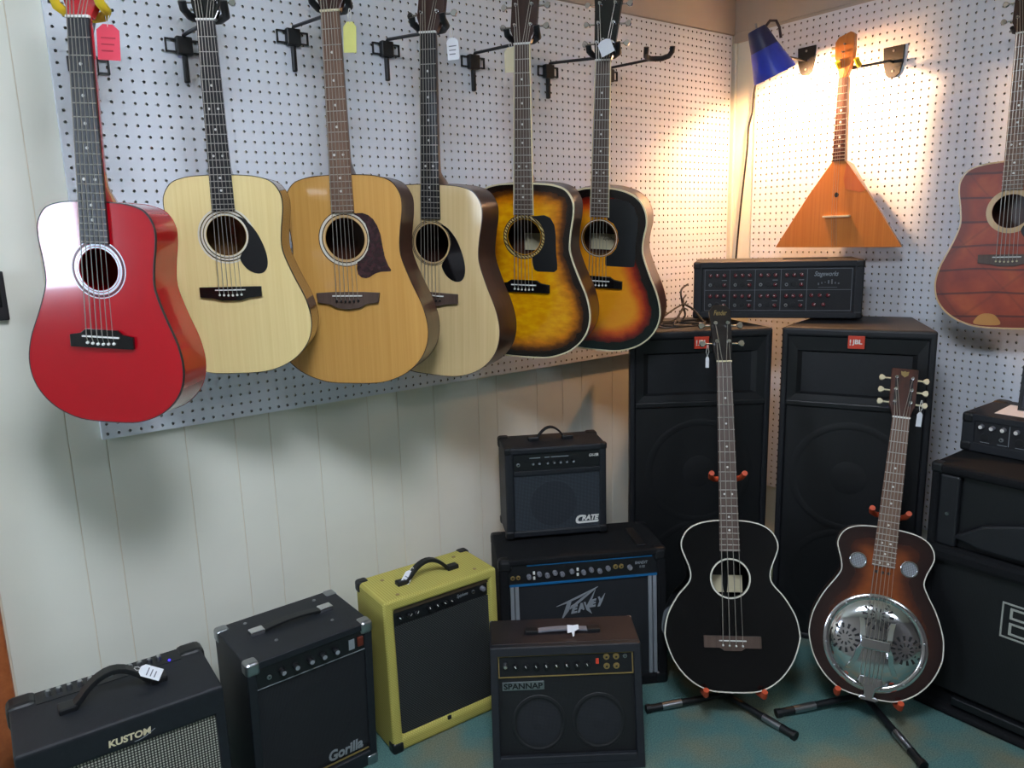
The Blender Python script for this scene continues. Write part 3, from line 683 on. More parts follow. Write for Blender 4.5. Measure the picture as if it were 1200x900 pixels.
def stand(label, gpose, g, feet, yh):
    """tripod floor stand behind guitar g; gpose = its root matrix; feet = floor points of the legs; yh = neck yoke height on the guitar"""
    Mg = g[0].matrix_world.copy(); bl = g[4]; dep = -g[6](0)
    B = Mg @ Vector((0, .02, -dep-.025)); TOP = Mg @ Vector((0, yh, -.045))
    hub = Vector((B.x, B.y, .055)); hub = hub+(TOP-B)*((.055-B.z)/(TOP-B).z)
    r = root('guitar_stand', Matrix.Translation((hub.x, hub.y, 0)), label, 'guitar stand', 'black guitar floor stands')
    inv = r.matrix_world.inverted(); L_ = lambda p: inv @ Vector(p)
    MB().tube([L_(hub), L_(TOP)], .009, 10).build('upright', m_black, r, smooth=True)
    for fx, fy in feet:
        f = Vector((fx, fy, .012)); mid = hub.lerp(f, .55)
        lg = MB().tube([L_(hub), L_(mid)], .0095, 10).tube([L_(mid), L_(f)], .011, 10).build('leg', m_black, r, smooth=True)
        a = hub.lerp(f, .56); b = hub.lerp(f, .80)
        MB().tube([L_(a), L_(b)], .0113, 12).build('chrome_sleeve', m_steel, lg, smooth=True)
        MB().tube([L_(hub.lerp(f, .95)), L_(f)], .0135, 10).build('rubber_foot', m_black, lg)
    MB().box(-.02, .02, -.02, .02, .028, .085).build('hub', m_black, r, bevel=.006)
    for sg in (-1, 1):
        rs_ = [Mg @ Vector(p) for p in ((sg*.015, -.016, -dep-.03), (sg*.07, -.010+.012, -dep-.012), (sg*.078, -.004, -dep*.5), (sg*.08, .002, .012), (sg*.08, .016, .024))]
        rs_[2] = Mg @ Vector((sg*.078, -.010, -dep*.5)); rs_[1] = Mg @ Vector((sg*.07, -.012, -dep-.012)); rs_[3] = Mg @ Vector((sg*.08, -.004, .014)); rs_[4] = Mg @ Vector((sg*.08, .012, .026))
        MB().tube([L_(hub)]+[L_(p) for p in rs_[:3]], .006, 8).build('cradle_arm', m_black, r, smooth=True)
        MB().tube([L_(p) for p in rs_[2:]], .0085, 10).build('cradle_cushion', m_orange_rub, r, smooth=True)
        yk = [Mg @ Vector(p) for p in ((sg*.004, yh, -.045), (sg*.03, yh-.002, -.042), (sg*.044, yh+.004, -.02), (sg*.047, yh+.012, .006), (sg*.047, yh+.016, .018))]
        MB().tube([L_(p) for p in yk], .008, 10).build('neck_yoke', m_orange_rub, r, smooth=True)
    return r
stand('black tripod stand with orange cushions under the black bass', None, bs, ((-.981, -1.02), (-1.209, -.674), (-.74, -.66)), .60)
stand('black tripod stand with orange cushions under the resonator guitar', None, rs, ((-.833, -1.294), (-.935, -.925), (-.50, -1.07)), .51)

# ------------------------------------------------------------------ wall hangers
HG = 'black guitar hangers on the left pegboard'
def hanger(label, bx, bz, tip, phi, foam=None, group=HG, armr=.0045):
    """wire bracket hooked in the pegboard at (bx, bz), arm to tip, yoke turned by phi"""
    r = root('guitar_hanger', Matrix.Translation((bx, 0, bz)), label, 'guitar hanger', group)
    t = Vector(tip)-Vector((bx, 0, bz))
    for x0, x1 in ((-.043, -.016), (.016, .043)):
        mb = MB()
        for q in ((x0, x1, -.016, -.0125), (x0, x1, .0125, .016), (x0, x0+.0035, -.016, .016), (x1-.0035, x1, -.016, .016)): mb.box(q[0], q[1], -.010, -.004, q[2], q[3])
        mb.build('wire_frame', m_black, r)
    MB().box(-.019, .019, -.02, -.001, -.021, .021).box(-.006, .006, -.014, -.001, -.085, -.021).build('bracket', m_black, r, bevel=.003)
    MB().tube([(0, -.014, .018), (0, -.02, .024), tuple(t+Vector((0, .012, -.004))), tuple(t)], armr, 8).build('arm', m_black, r, smooth=True)
    X = Vector((cos(phi), -sin(phi), 0)); n = Vector((-sin(phi), -cos(phi), 0)); U = Vector((0, 0, 1))
    pt = [t+X*a+n*b+U*c for a, b, c in ((-.042, .052, .020), (-.042, .046, .006), (-.038, .022, -.002), (-.02, .004, -.006), (0, 0, -.006), (.02, .004, -.006), (.038, .022, -.002), (.042, .046, .006), (.042, .052, .020))]
    MB().tube(pt, .0085, 10).build('yoke', foam or m_black, r, smooth=True)
    return r
def behind_nut(g, extra=.018, z=-.045):
    r, ht, Tm, O, bl, out, dz = g
    L = {id(g1): .58, id(g6): .63}.get(id(g), .645)
    return r.matrix_world @ Vector((0, O+L+extra, z))
for g, bx, bz, ph, nm in ((g1, -2.352, 1.80, .76, 'small red guitar'), (g2, -2.138, 1.865, .56, 'pale spruce guitar beside the red one'), (g3, -1.859, 1.918, .80, 'amber guitar'), (g4, -1.583, 1.919, 1.05, 'light spruce guitar with dark sides'), (g5, -1.284, 1.915, .98, 'yellow quilted sunburst guitar'), (g6, -.984, 1.916, 1.03, 'tri-colour sunburst guitar')):
    hanger(('yellow padded' if g is g1 else 'black') + ' wall hanger holding the '+nm, bx, bz, behind_nut(g), ph, m_yellow_foam if g is g1 else None)
hanger('empty black wall hanger to the right of the last sunburst guitar', -.707, 1.929, (-.712, -.235, 1.948), .62)
def plate_hanger(label, y, z, tip, foam, wide=.036):
    r = root('guitar_hanger', base(pi/2, 0, 0, (0, y, z)), label, 'guitar hanger', 'plate hangers on the right pegboard')
    MB().prism([(-.037, .05), (.037, .05), (.034, -.005), (.024, -.04), (.012, -.05), (-.012, -.05), (-.024, -.04), (-.034, -.005)], 0, .006).build('plate', m_black, r, bevel=.002)
    for yy in (.035, -.03): MB().disc((0, yy, 0), .004, .006, .008, 10).build('screw', m_steel, r)
    t = r.matrix_world.inverted() @ Vector(tip)
    MB().tube([(0, 0, .006), (0, 0, .03), tuple(t+Vector((0, 0, -.02))), tuple(t)], .005, 8).build('arm', m_black, r, smooth=True)
    y_ = MB().tube([tuple(t+Vector(p)) for p in ((-wide, .008, .045), (-wide, -.002, .03), (-wide*.7, -.004, .008), (0, -.004, 0), (wide*.7, -.004, .008), (wide, -.002, .03), (wide, .008, .045))], .006, 8).build('yoke', m_black, r, smooth=True)
    if foam:
        for sg in (-1, 1): MB().tube([tuple(t+Vector((sg*wide, a, b))) for a, b in ((-.004, .026), (.004, .04), (.016, .048))], .0085, 10).build('yoke_pad', foam, y_, smooth=True)
    return r
plate_hanger('black plate hanger with yellow pads holding the balalaika', -.659, 1.928, (-.088, -.567, 1.921), m_yellow_foam, .034)
plate_hanger('empty black plate hanger beside the blue lamp', -.33, 1.99, (-.135, -.312, 1.998), None)
tp7 = g7[0].matrix_world @ Vector((0, g7[3]+.645+.02, -.045))
plate_hanger('black plate hanger holding the painted guitar', tp7.y, tp7.z, (-.10, tp7.y, tp7.z), None)
# ------------------------------------------------------------------ amplifiers and speaker cabinets
# local frame of every cabinet: X right, Y up, Z out of the front; origin at the front lower left corner
def lean_warp(h, d, lean): return lambda p: (p.x, p.y, p.z-lean*(p.y/h)*max(0, 1+p.z/d))
def shell(w, h, d, fl, fr, fb, ft, rec, m, parent, warp=None, bevel=.006, name='cabinet'):
    vs = [(0, 0, 0), (w, 0, 0), (w, h, 0), (0, h, 0), (fl, fb, 0), (w-fr, fb, 0), (w-fr, h-ft, 0), (fl, h-ft, 0),
          (fl, fb, -rec), (w-fr, fb, -rec), (w-fr, h-ft, -rec), (fl, h-ft, -rec), (0, 0, -d), (w, 0, -d), (w, h, -d), (0, h, -d)]
    fs = []
    for i in range(4):
        j = (i+1) % 4
        fs += [(i, j, 4+j, 4+i), (4+i, 4+j, 8+j, 8+i), (12+i, 12+j, j, i)]
    fs += [(8, 9, 10, 11), (15, 14, 13, 12)]
    return MB(warp=warp).add(vs, fs).build(name, m, parent, bevel=bevel, seg=3)
def panel(name, x0, x1, y0, y1, z0, z1, m, parent, warp=None, bevel=0): return MB(warp=warp).box(x0, x1, y0, y1, z0, z1).build(name, m, parent, bevel=bevel)
_km = {}
def knobmesh(kind):
    if kind in _km: return _km[kind]
    r, h, cap, capm, bodym = dict(black=(.0075, .012, .003, m_white, m_black), silvertop=(.0065, .013, .0045, m_silver_paint, m_black), chrome=(.0065, .014, .005, m_chrome, m_steel), red=(.0062, .012, .002, m_white, m_redknob),
        grey=(.0075, .012, .003, m_silver_paint, m_ink), jack=(.006, .003, .0022, m_black, m_steel), whitecap=(.007, .013, .0052, m_white, m_ink), xlr=(.012, .002, .009, m_black, m_paint_black), brassjack=(.0085, .004, .003, m_black, m_gold))[kind]
    a = MB().lathe([(r, 0), (r*.95, h*.85), (r*.8, h), (1e-5, h)], 16)
    me = a.mesh('knob'); me.materials.append(bodym); me.materials.append(capm)
    bm = bmesh.new(); bm.from_mesh(me)
    if kind in ('black', 'grey', 'red'):
        vs = [bm.verts.new(p) for p in ((-.0009, 0, h+.0004), (.0009, 0, h+.0004), (.0009, r, h+.0004), (-.0009, r, h+.0004))]
    else:
        vs = [bm.verts.new((cap*cos(t*pi/5), cap*sin(t*pi/5), h+.0004)) for t in range(10)]
    f = bm.faces.new(vs); f.material_index = 1; bm.to_mesh(me); bm.free()
    _km[kind] = me; return me
def knob(kind, parent, x, y, z, warp=None, name=None, rz=None, s=1):
    p = warp(Vector((x, y, z))) if warp else (x, y, z)
    return inst(name or ('jack' if 'jack' in kind else 'socket' if kind == 'xlr' else 'knob'), knobmesh(kind), parent, p, (0, 0, random.uniform(-1.2, 1.2) if rz is None else rz), (s, s, s))
def corner(parent, x, y, z, sx, sy, sz, r, m, warp=None, t=.003, name='corner_protector'):
    """cap over a cabinet corner at x,y,z; s* point into the cabinet"""
    def bx(a, b): return (min(a, b), max(a, b))
    X = bx(x-sx*t, x+sx*r); Y = bx(y-sy*t, y+sy*r); Z = bx(z-sz*t, z+sz*r)
    return MB(warp=warp).box(*X, *Y, *Z).build(name, m, parent, bevel=r*.28, seg=3)
def handle(parent, x0, x1, y, z, rise, m, endm, w=.022, t=.006, warp=None):
    """strap handle along X on the top face (y), at depth z"""
    wf = (lambda p: tuple(warp(Vector(p)))) if warp else (lambda p: p)
    L = x1-x0; K = 14
    pts = [wf((x0+L*k/K, y+.006+rise*sin(pi*min(1, max(0, (k-1.5)/(K-3))))**.8, z)) for k in range(K+1)]
    h = MB().strap(pts, (0, 0, 1), w, t).build('handle', m, parent, bevel=.0015)
    for xx in (x0, x1):
        c = wf((xx, y, z)); MB().box(c[0]-.018, c[0]+.018, c[1]-.001, c[1]+.012, c[2]-w*.62, c[2]+w*.62).build('handle_mount', endm, h, bevel=.003)
    return h

# --- combo amp with silver grille, far left
def amp_kustom():
    w, h, d = .398, .42, .235
    r = root('guitar_amplifier', base(radians(1.7), 0, 0, (-2.711, -.412, 0)), 'black combo amp with silver woven grille in the lower left corner', 'amplifier')
    shell(w, h, d, .022, .022, .03, .068, .012, m_tolex, r, bevel=.010)
    panel('grille', .021, w-.021, .029, h-.067, -.016, -.008, m_grille_silver, r)
    cp = panel('control_panel', .05, w-.05, h-.001, h+.0012, -d+.012, -d+.060, m_black, r)
    T = Matrix.Rotation(radians(-90), 4, 'X')
    for i in range(12):
        x = .075+i*(w-.17)/11
        o = knob('chrome' if i not in (5, 6) else 'jack', cp, x, h+.001, -d+.036, s=.9); o.rotation_euler = (radians(-90), 0, 0)
    MB().lathe([(.003, 0), (.002, .003), (1e-5, .004)], 10).build('indicator_light', emit('blue_led', (40, 30, 255), 3), cp).location = (w-.075, h+.001, -d+.05)
    for x, sx in ((0, 1), (w, -1)): corner(r, x, h, -d, sx, -1, 1, .055, m_black, t=.006)
    for x, sx in ((0, 1), (w, -1)): corner(r, x, 0, 0, sx, 1, -1, .05, m_black, t=.004)
    handle(r, .105, .285, h, -.115, .052, m_black, m_black, .028, .011)
    text('lettering', 'KUSTOM', .082, .016, m_cream, r, (.162, h-.052, .0005), bold=.035, shear=.08, warp=None)
    MB().tube([(.198+.03*k/8+.012, h-.058+.008*(k/8)**2.2, .0007) for k in range(9)]+[(.252, h-.044, .0007)], .0007, 5).build('swoosh', m_silver_paint, r)
    return r
amp_kustom()
# --- combo amp with chrome corners
def amp_gorilla():
    w, h, d, lean = .326, .424, .215, -.02
    wp = lean_warp(h, d, lean)
    r = root('guitar_amplifier', base(radians(-1.6), 0, 0, (-2.25, -.371, 0)), 'black combo amp with chrome corners standing left of the yellow tweed amp', 'amplifier')
    shell(w, h, d, .022, .022, .045, .020, .010, m_tolex, r, wp, bevel=.004)
    panel('grille', .021, w-.021, .066, h-.075, -.014, -.006, m_grille, r, wp)
    MB(warp=wp).ring((w*.5, .20, -.006), .100, .108, 0, .0008, 40).build('speaker_ring', m_grille, r)
    cp = panel('control_panel', .021, w-.021, h-.072, h-.020, -.012, -.003, m_black, r, wp)
    panel('panel_line', .021, w-.021, h-.0745, h-.0725, -.01, -.002, m_silver_paint, r, wp)
    for x in (.083, .117, .155, .188, .222): knob('silvertop', cp, x, h-.045, -.003, wp, s=1.3)
    knob('jack', cp, .052, h-.050, -.003, wp)
    panel('switch', w-.042, w-.026, h-.060, h-.034, -.004, .002, mat('dark_orange_switch', (92, 36, 22), .4), cp, wp, .002)
    panel('label_plate', w-.066, w-.050, h-.062, h-.034, -.004, -.0015, m_silver_paint, cp, wp)
    for x, sx in ((0, 1), (w, -1)):
        for z, sz in ((0, -1), (-d, 1)):
            corner(r, x, h, z, sx, -1, sz, .032, m_steel, wp)
            corner(r, x, 0, z, sx, 1, sz, .032, m_steel, wp)
    handle(r, .075, .26, h, -.115, .006, m_black, m_chrome, .024, .006)
    for x, z in ((.10, -.05), (.25, -.05), (.07, -.185), (.26, -.185)):
        MB().lathe([(1e-5, .003), (.004, .002), (.005, 0)], 10, (0, 0, 0)).build('screw', m_steel, r).matrix_local = Matrix.Translation((x, h, z)) @ Matrix.Rotation(radians(-90), 4, 'X')
    text('lettering', 'Gorilla', .098, .032, m_silver_paint, r, (.190, .062, -.006), bold=.035, shear=.1, warp=wp)
    panel('yellow_line', .150, .303, .0525, .0560, -.006, -.0035, m_gold, r, wp)
    return r
amp_gorilla()
# --- yellow tweed combo
def amp_tweed():
    w, h, d, lean = .361, .445, .19, .01
    wp = lean_warp(h, d, lean)
    r = root('guitar_amplifier', base(radians(1.8), 0, 0, (-1.877, -.369, 0)), 'yellow tweed combo amp with dark grille and black leather handle', 'amplifier')
    shell(w, h, d, .030, .026, .042, .030, .020, m_tweed, r, wp, bevel=.012)
    panel('grille', .029, w-.025, .041, h-.082, -.024, -.012, m_grille_diag, r, wp)
    cp = panel('control_panel', .029, w-.025, h-.080, h-.029, -.022, -.014, m_black, r, wp)
    panel('brown_strip', .03, w-.026, h-.042, h-.030, -.014, -.010, mat('brown_strip', (74, 60, 44), .5), r, wp)
    for i, x in enumerate((.05, .078, .10, .14, .165, .19, .212)): knob('black', cp, x, h-.060, -.014, wp)
    knob('jack', cp, w-.075, h-.058, -.014, wp); knob('grey', cp, w-.045, h-.056, -.014, wp)
    text('lettering', 'Epiphone', .036, .013, m_silver_paint, cp, (.232, h-.064, -.0135), shear=.3, warp=wp)
    panel('badge', .172, .184, .034, .046, -.004, .002, m_black, r, wp, .002)
    for x, y, z, sx, sy, sz in ((0, h, -d, 1, -1, 1), (w, h, -d, -1, -1, 1), (0, 0, 0, 1, 1, -1), (w, 0, 0, -1, 1, -1)): corner(r, x, y, z, sx, sy, sz, .032, m_black, wp, .003)
    handle(r, .095, .255, h, -.085, .042, m_black, m_black, .020, .010)
    for x, z in ((.055, -.035), (.305, -.04), (.06, -.14), (.30, -.15)):
        MB().lathe([(1e-5, .002), (.005, .0015), (.006, 0)], 12).build('rivet', m_gold, r).matrix_local = Matrix.Translation((x, h, z)) @ Matrix.Rotation(radians(-90), 4, 'X')
    return r
amp_tweed()
# --- low combo in front, two speakers
def amp_front():
    w, h, d, lean = .402, .318, .225, .078
    wp = lean_warp(h, d, lean)
    r = root('guitar_amplifier', base(radians(35.4), 0, 0, (-1.71, -.603, 0)), 'low black combo amp with gold framed panel, in front of the teal-lined amp', 'amplifier')
    shell(w, h, d, .020, .020, .030, .022, .022, m_tolex, r, wp, bevel=.003)
    MB(warp=wp).box(.004, w-.004, h-.001, h+.0012, -d+.004, -.024).build('top_cover', m_tolex_brown, r, bevel=.0008)
    panel('front_lip', .004, w-.004, h-.022, h-.002, -.001, .0012, m_tolex, r, wp, .0008)
    panel('grille', .019, w-.019, .029, h-.085, -.026, -.018, m_grille_metal, r, wp)
    for x in (.125, .285):
        MB(warp=wp).lathe([(.062, .0003), (.066, .0016), (.072, .001), (.073, 0)], 36, (x, .115, -.018)).build('speaker_surround', m_grille_metal, r)
        MB(warp=wp).lathe([(.058, .0006), (.02, .0012), (1e-4, .003)], 32, (x, .115, -.018)).build('speaker_cone', m_grille, r)
    cp = panel('control_panel', .019, w-.019, h-.082, h-.024, -.02, -.012, m_black, r, wp)
    for q in ((.021, w-.021, h-.081, h-.0785), (.021, w-.021, h-.0275, h-.025), (.021, .024, h-.0785, h-.0275), (w-.024, w-.021, h-.0785, h-.0275)): panel('gold_edge', *q, -.013, -.0105, m_gold, cp, wp)
    knob('chrome', cp, .040, h-.047, -.012, wp)
    for i in range(8): knob('black', cp, .068+i*.0272, h-.052, -.012, wp, rz=.4)
    panel('rocker_switch', .281, .289, h-.052, h-.040, -.012, -.006, m_jblred, cp, wp)
    for x, y, k in ((.310, .036, 'brassjack'), (.336, .036, 'brassjack'), (.310, .060, 'brassjack'), (.336, .060, 'brassjack'), (.360, .036, 'jack')): knob(k, cp, x, h-y, -.012, wp)
    bp = panel('logo_plate', .030, .142, h-.116, h-.094, -.018, -.0155, m_steel, r, wp, .001)
    text('lettering', 'SPANNAP', .104, .015, m_black, bp, (.034, h-.1125, -.0154), bold=.03, warp=wp)
    panel('lower_rail', .02, w-.02, .020, .040, -.012, .001, m_tolex, r, wp, .002)
    handle(r, .115, .285, h, -.150, .004, m_ink, m_black, .020, .006)
    for x, sx in ((0, 1), (w, -1)): corner(r, x, h, -d, sx, -1, 1, .014, m_steel, wp, .001)
    return r
amp_front()
# --- large combo with teal lines
PV = [[(0, .46), (.84, 1), (.50, .715), (.30, .60), (.245, .30), (.09, 0), (.215, .545)], [(.84, 1), (.40, .46), (.26, .33), (.285, .44), (.36, .50), (.56, .735)],
      [(.29, .19), (.335, .44), (.425, .465), (.42, .415), (.375, .40), (.37, .355), (.415, .37), (.41, .32), (.36, .305), (.35, .25), (.41, .265), (.405, .21)],
      [(.42, .205), (.485, .50), (.525, .51), (.56, .30), (.525, .28), (.52, .32), (.48, .31), (.465, .22)],
      [(.545, .52), (.585, .53), (.605, .40), (.79, .92), (.655, .34), (.71, .13), (.60, .27)],
      [(.665, .345), (.715, .585), (.80, .615), (.795, .56), (.75, .545), (.745, .50), (.79, .515), (.785, .465), (.735, .45), (.725, .40), (.785, .415), (.78, .36)],
      [(.825, .35), (.865, .51), (.835, .655), (.875, .665), (.895, .575), (.98, .76), (.925, .53), (.87, .36)]]
PEAVEY_H = .437
def amp_peavey():
    w, h, d, lean = .518, PEAVEY_H, .265, .03
    wp = lean_warp(h, d, lean)
    r = root('guitar_amplifier', base(radians(29.5), 0, 0, (-1.494, -.357, 0)), 'large black combo amp with teal lined control panel under the small grey-grilled amp', 'amplifier')
    shell(w, h, d, .030, .030, .035, .020, .016, m_carpet_black, r, wp, bevel=.012)
    panel('grille', .058, w-.058, .034, h-.085, -.020, -.010, m_grille, r, wp)
    for x0 in (.032, w-.058):
        for o in (0, .0145): panel('silver_strip', x0+o, x0+o+.0115, .036, h-.084, -.014, -.004, m_silver_paint, r, wp, .001)
    cp = panel('control_panel', .029, w-.029, h-.080, h-.020, -.018, -.008, m_black, r, wp)
    panel('teal_line', .030, w-.030, h-.0845, h-.0785, -.010, -.0035, m_teal_line, cp, wp)
    panel('teal_line', .085, w-.045, h-.024, h-.0205, -.010, -.005, m_teal_line, cp, wp)
    xs = [.041, .058]; 
    for x in xs: knob('brassjack', cp, x, h-.058, -.008, wp, s=.8)
    for i, x in enumerate((.090, .122, .146, .170, .192, .222, .258, .282, .308, .334)): knob('grey', cp, x, h-.056+(.006 if i % 2 else 0), -.008, wp)
    for x in (.106, .240):
        for dy in (.046, .062): panel('push_switch', x-.003, x+.003, h-dy-.004, h-dy+.004, -.008, -.003, m_white, cp, wp)
    for x in (.358, .376): knob('brassjack', cp, x, h-.048, -.008, wp, s=.9)
    knob('grey', cp, .402, h-.053, -.008, wp)
    text('lettering', 'BANDIT', .040, .009, m_silver_paint, cp, (.420, h-.046, -.0078), shear=.15, bold=.02, warp=wp)
    text('lettering', '112', .016, .007, m_silver_paint, cp, (.434, h-.058, -.0078), shear=.15, bold=.02, warp=wp)
    lg = bpy.data.objects.new('logo', None); COL.objects.link(lg); lg.parent = r
    for pl in PV: MB(warp=wp).prism([(.172+.155*x, .232+.098*y, ) for x, y in pl], -.010, -.007).build('logo_letter', m_silver_paint, lg)
    panel('side_handle', w-.085, w-.055, h-.001, h+.006, -.20, -.06, m_black, r, None, .003)
    for x, sx in ((0, 1), (w, -1)):
        for y, sy in ((0, 1), (h, -1)):
            for z, sz in ((0, -1), (-d, 1)): corner(r, x, y, z, sx, sy, sz, .04, m_black, wp, .0015)
    return r
amp_peavey()
# --- small combo on top
def amp_crate():
    w, h, d = .323, .302, .16
    r = root('guitar_amplifier', base(radians(28.9), 0, 0, (-1.374, -.2335, PEAVEY_H+.003)), 'small black practice amp with grey grille, stacked on the large teal-lined amp', 'amplifier')
    fd = .008
    T = Matrix.Translation((0, fd, 0))
    wp = lambda p: p+Vector((0, fd, 0))
    shell(w, h-fd, d, .028, .022, .022, .022, .012, m_tolex, r, wp, bevel=.008)
    h -= fd
    panel('grille', .027, w-.021, .021, h-.092, -.016, -.006, m_grille_grey, r, wp)
    MB(warp=wp).ring((w*.47, .105, -.0062), .074, .077, 0, .0008, 40).build('speaker_ring', m_grille_grey, r)
    MB(warp=wp).disc((w*.47, .105, -.0062), .074, .0001, .0004, 40).build('speaker_cone', weave('darker_grey_grille_cloth', (50, 58, 68), (19, 23, 29), 85), r)
    cp = panel('control_panel', .027, w-.021, h-.074, h-.021, -.014, -.006, m_black, r, wp)
    panel('rail', .027, w-.021, h-.091, h-.075, -.012, -.002, m_tolex, r, wp, .002)
    for x in (.088, .108, .134, .155, .175, .195, .216): knob('silvertop', cp, x, h-.052, -.006, wp, s=.8)
    knob('jack', cp, .042, h-.055, -.006, wp)
    for x0, x1 in ((.078, .112), (.126, .142), (.146, .202)): panel('printed_line', x0, x1, h-.0365, h-.034, -.0062, -.0056, m_silver_paint, cp, wp)
    text('lettering', 'GX-15R', .03, .009, m_white, cp, (.268, h-.042, -.0058), shear=.25, bold=.02, warp=wp)
    lo = MB(warp=wp).prism([(.247, .0600), (.236, .0595), (.228, .056), (.2235, .049), (.2225, .041), (.2245, .0355), (.230, .0325), (.2945, .0335), (.2975, .0395), (.236, .0385), (.2305, .041), (.2300, .0465), (.233, .0515), (.238, .0540), (.2455, .0545)], -.006, -.0035).build('logo', m_white, r)
    text('lettering', 'RATE', .0555, .0175, m_white, lo, (.243, .0415, -.006), shear=.25, bold=.045, ext=.002, warp=wp)
    for x, sx in ((0, 1), (w, -1)):
        corner(r, x, h, -d, sx, -1, 1, .034, m_black, wp, .004); corner(r, x, h, 0, sx, -1, -1, .02, m_black, wp, .002)
        corner(r, x, 0, 0, sx, 1, -1, .024, m_black, wp, .003); corner(r, x, 0, -d, sx, 1, 1, .024, m_black, wp, .003)
    for x in (.03, w-.03):
        for z in (-.03, -d+.03): MB().tube([(x, .0002, z), (x, fd+.001, z)], .010, 12).build('rubber_foot', m_black, r)
    handle(r, .105, .215, h+fd, -.085, .035, m_black, m_black, .016, .006)
    return r
amp_crate()

# --- tall loudspeakers
def jbl(label, phi, x, y, w, h=1.075, group='tall black loudspeakers in the corner'):
    d = .37
    r = root('loudspeaker', base(phi, 0, 0, (x, y, 0)), label, 'loudspeaker', group)
    # trapezoid cabinet with an open front frame
    t, rec, bw = .022, .018, .07
    vs = [(0, 0, 0), (w, 0, 0), (w, h, 0), (0, h, 0), (t, t, 0), (w-t, t, 0), (w-t, h-.03, 0), (t, h-.03, 0), (t, t, -rec), (w-t, t, -rec), (w-t, h-.03, -rec), (t, h-.03, -rec), (bw, 0, -d), (w-bw, 0, -d), (w-bw, h, -d), (bw, h, -d)]
    fs = []
    for i in range(4):
        j = (i+1) % 4; fs += [(i, j, 4+j, 4+i), (4+i, 4+j, 8+j, 8+i), (12+i, 12+j, j, i)]
    fs += [(8, 9, 10, 11), (15, 14, 13, 12)]
    MB().add(vs, fs).build('cabinet', m_paint_black, r, bevel=.008, seg=3)
    hy = h-.245
    # horn: flared mouth in a moulded baffle
    a = [(t, hy), (w-t, hy), (w-t, h-.03), (t, h-.03)]; b = [(t+.03, hy+.028), (w-t-.03, hy+.028), (w-t-.03, h-.075), (t+.03, h-.075)]
    cx, cy = w/2, hy+.10; c = [(cx-.05, cy-.02), (cx+.05, cy-.02), (cx+.05, cy+.02), (cx-.05, cy+.02)]
    vs = [(*p, -.004) for p in a]+[(*p, -.008) for p in b]+[(*p, -.10) for p in c]; fs = [(8, 9, 10, 11)]
    for i in range(4): j = (i+1) % 4; fs += [(i, j, 4+j, 4+i), (4+i, 4+j, 8+j, 8+i)]
    hn = MB().add(vs, fs).build('horn', m_black, r, bevel=.002)
    MB().disc((cx, cy, 0), .014, -.099, -.094, 20).build('throat', m_ink, hn)
    panel('ledge', t-.002, w-t+.002, hy-.012, hy+.006, -.012, .002, m_black, r, None, .003)
    panel('grille', t, w-t, t, hy-.012, -.016, -.006, m_grille_metal, r, None, .003)
    for yy in (hy-.24, hy-.60):
        MB().lathe([(.160, .0002), (.172, .0018), (.184, .0002)], 56, (w/2, yy, -.006)).build('speaker_surround', m_grille_metal, r, smooth=True)
        MB().lathe([(.055, .0002), (.05, .0008), (.02, .0014), (1e-4, .0016)], 32, (w/2, yy, -.006)).build('dust_cap', m_grille_metal, r, smooth=True)
    bd = panel('badge', w/2-.024, w/2+.024, h-.062, h-.022, -.003, .003, m_jblred, r, None, .001)
    text('lettering', 'JBL', .029, .019, m_white, bd, (w/2-.012, h-.052, .003), bold=.03)
    text('lettering', '!', .004, .019, m_white, bd, (w/2-.019, h-.052, .003), bold=.03)
    return r
jbl('tall black loudspeaker nearest the left wall, partly behind the black bass', radians(34.4), -.915, -.316, .478, h=1.067)
jbl('tall black loudspeaker on the right, behind the resonator guitar', radians(64.6), -.54, -.63, .443)
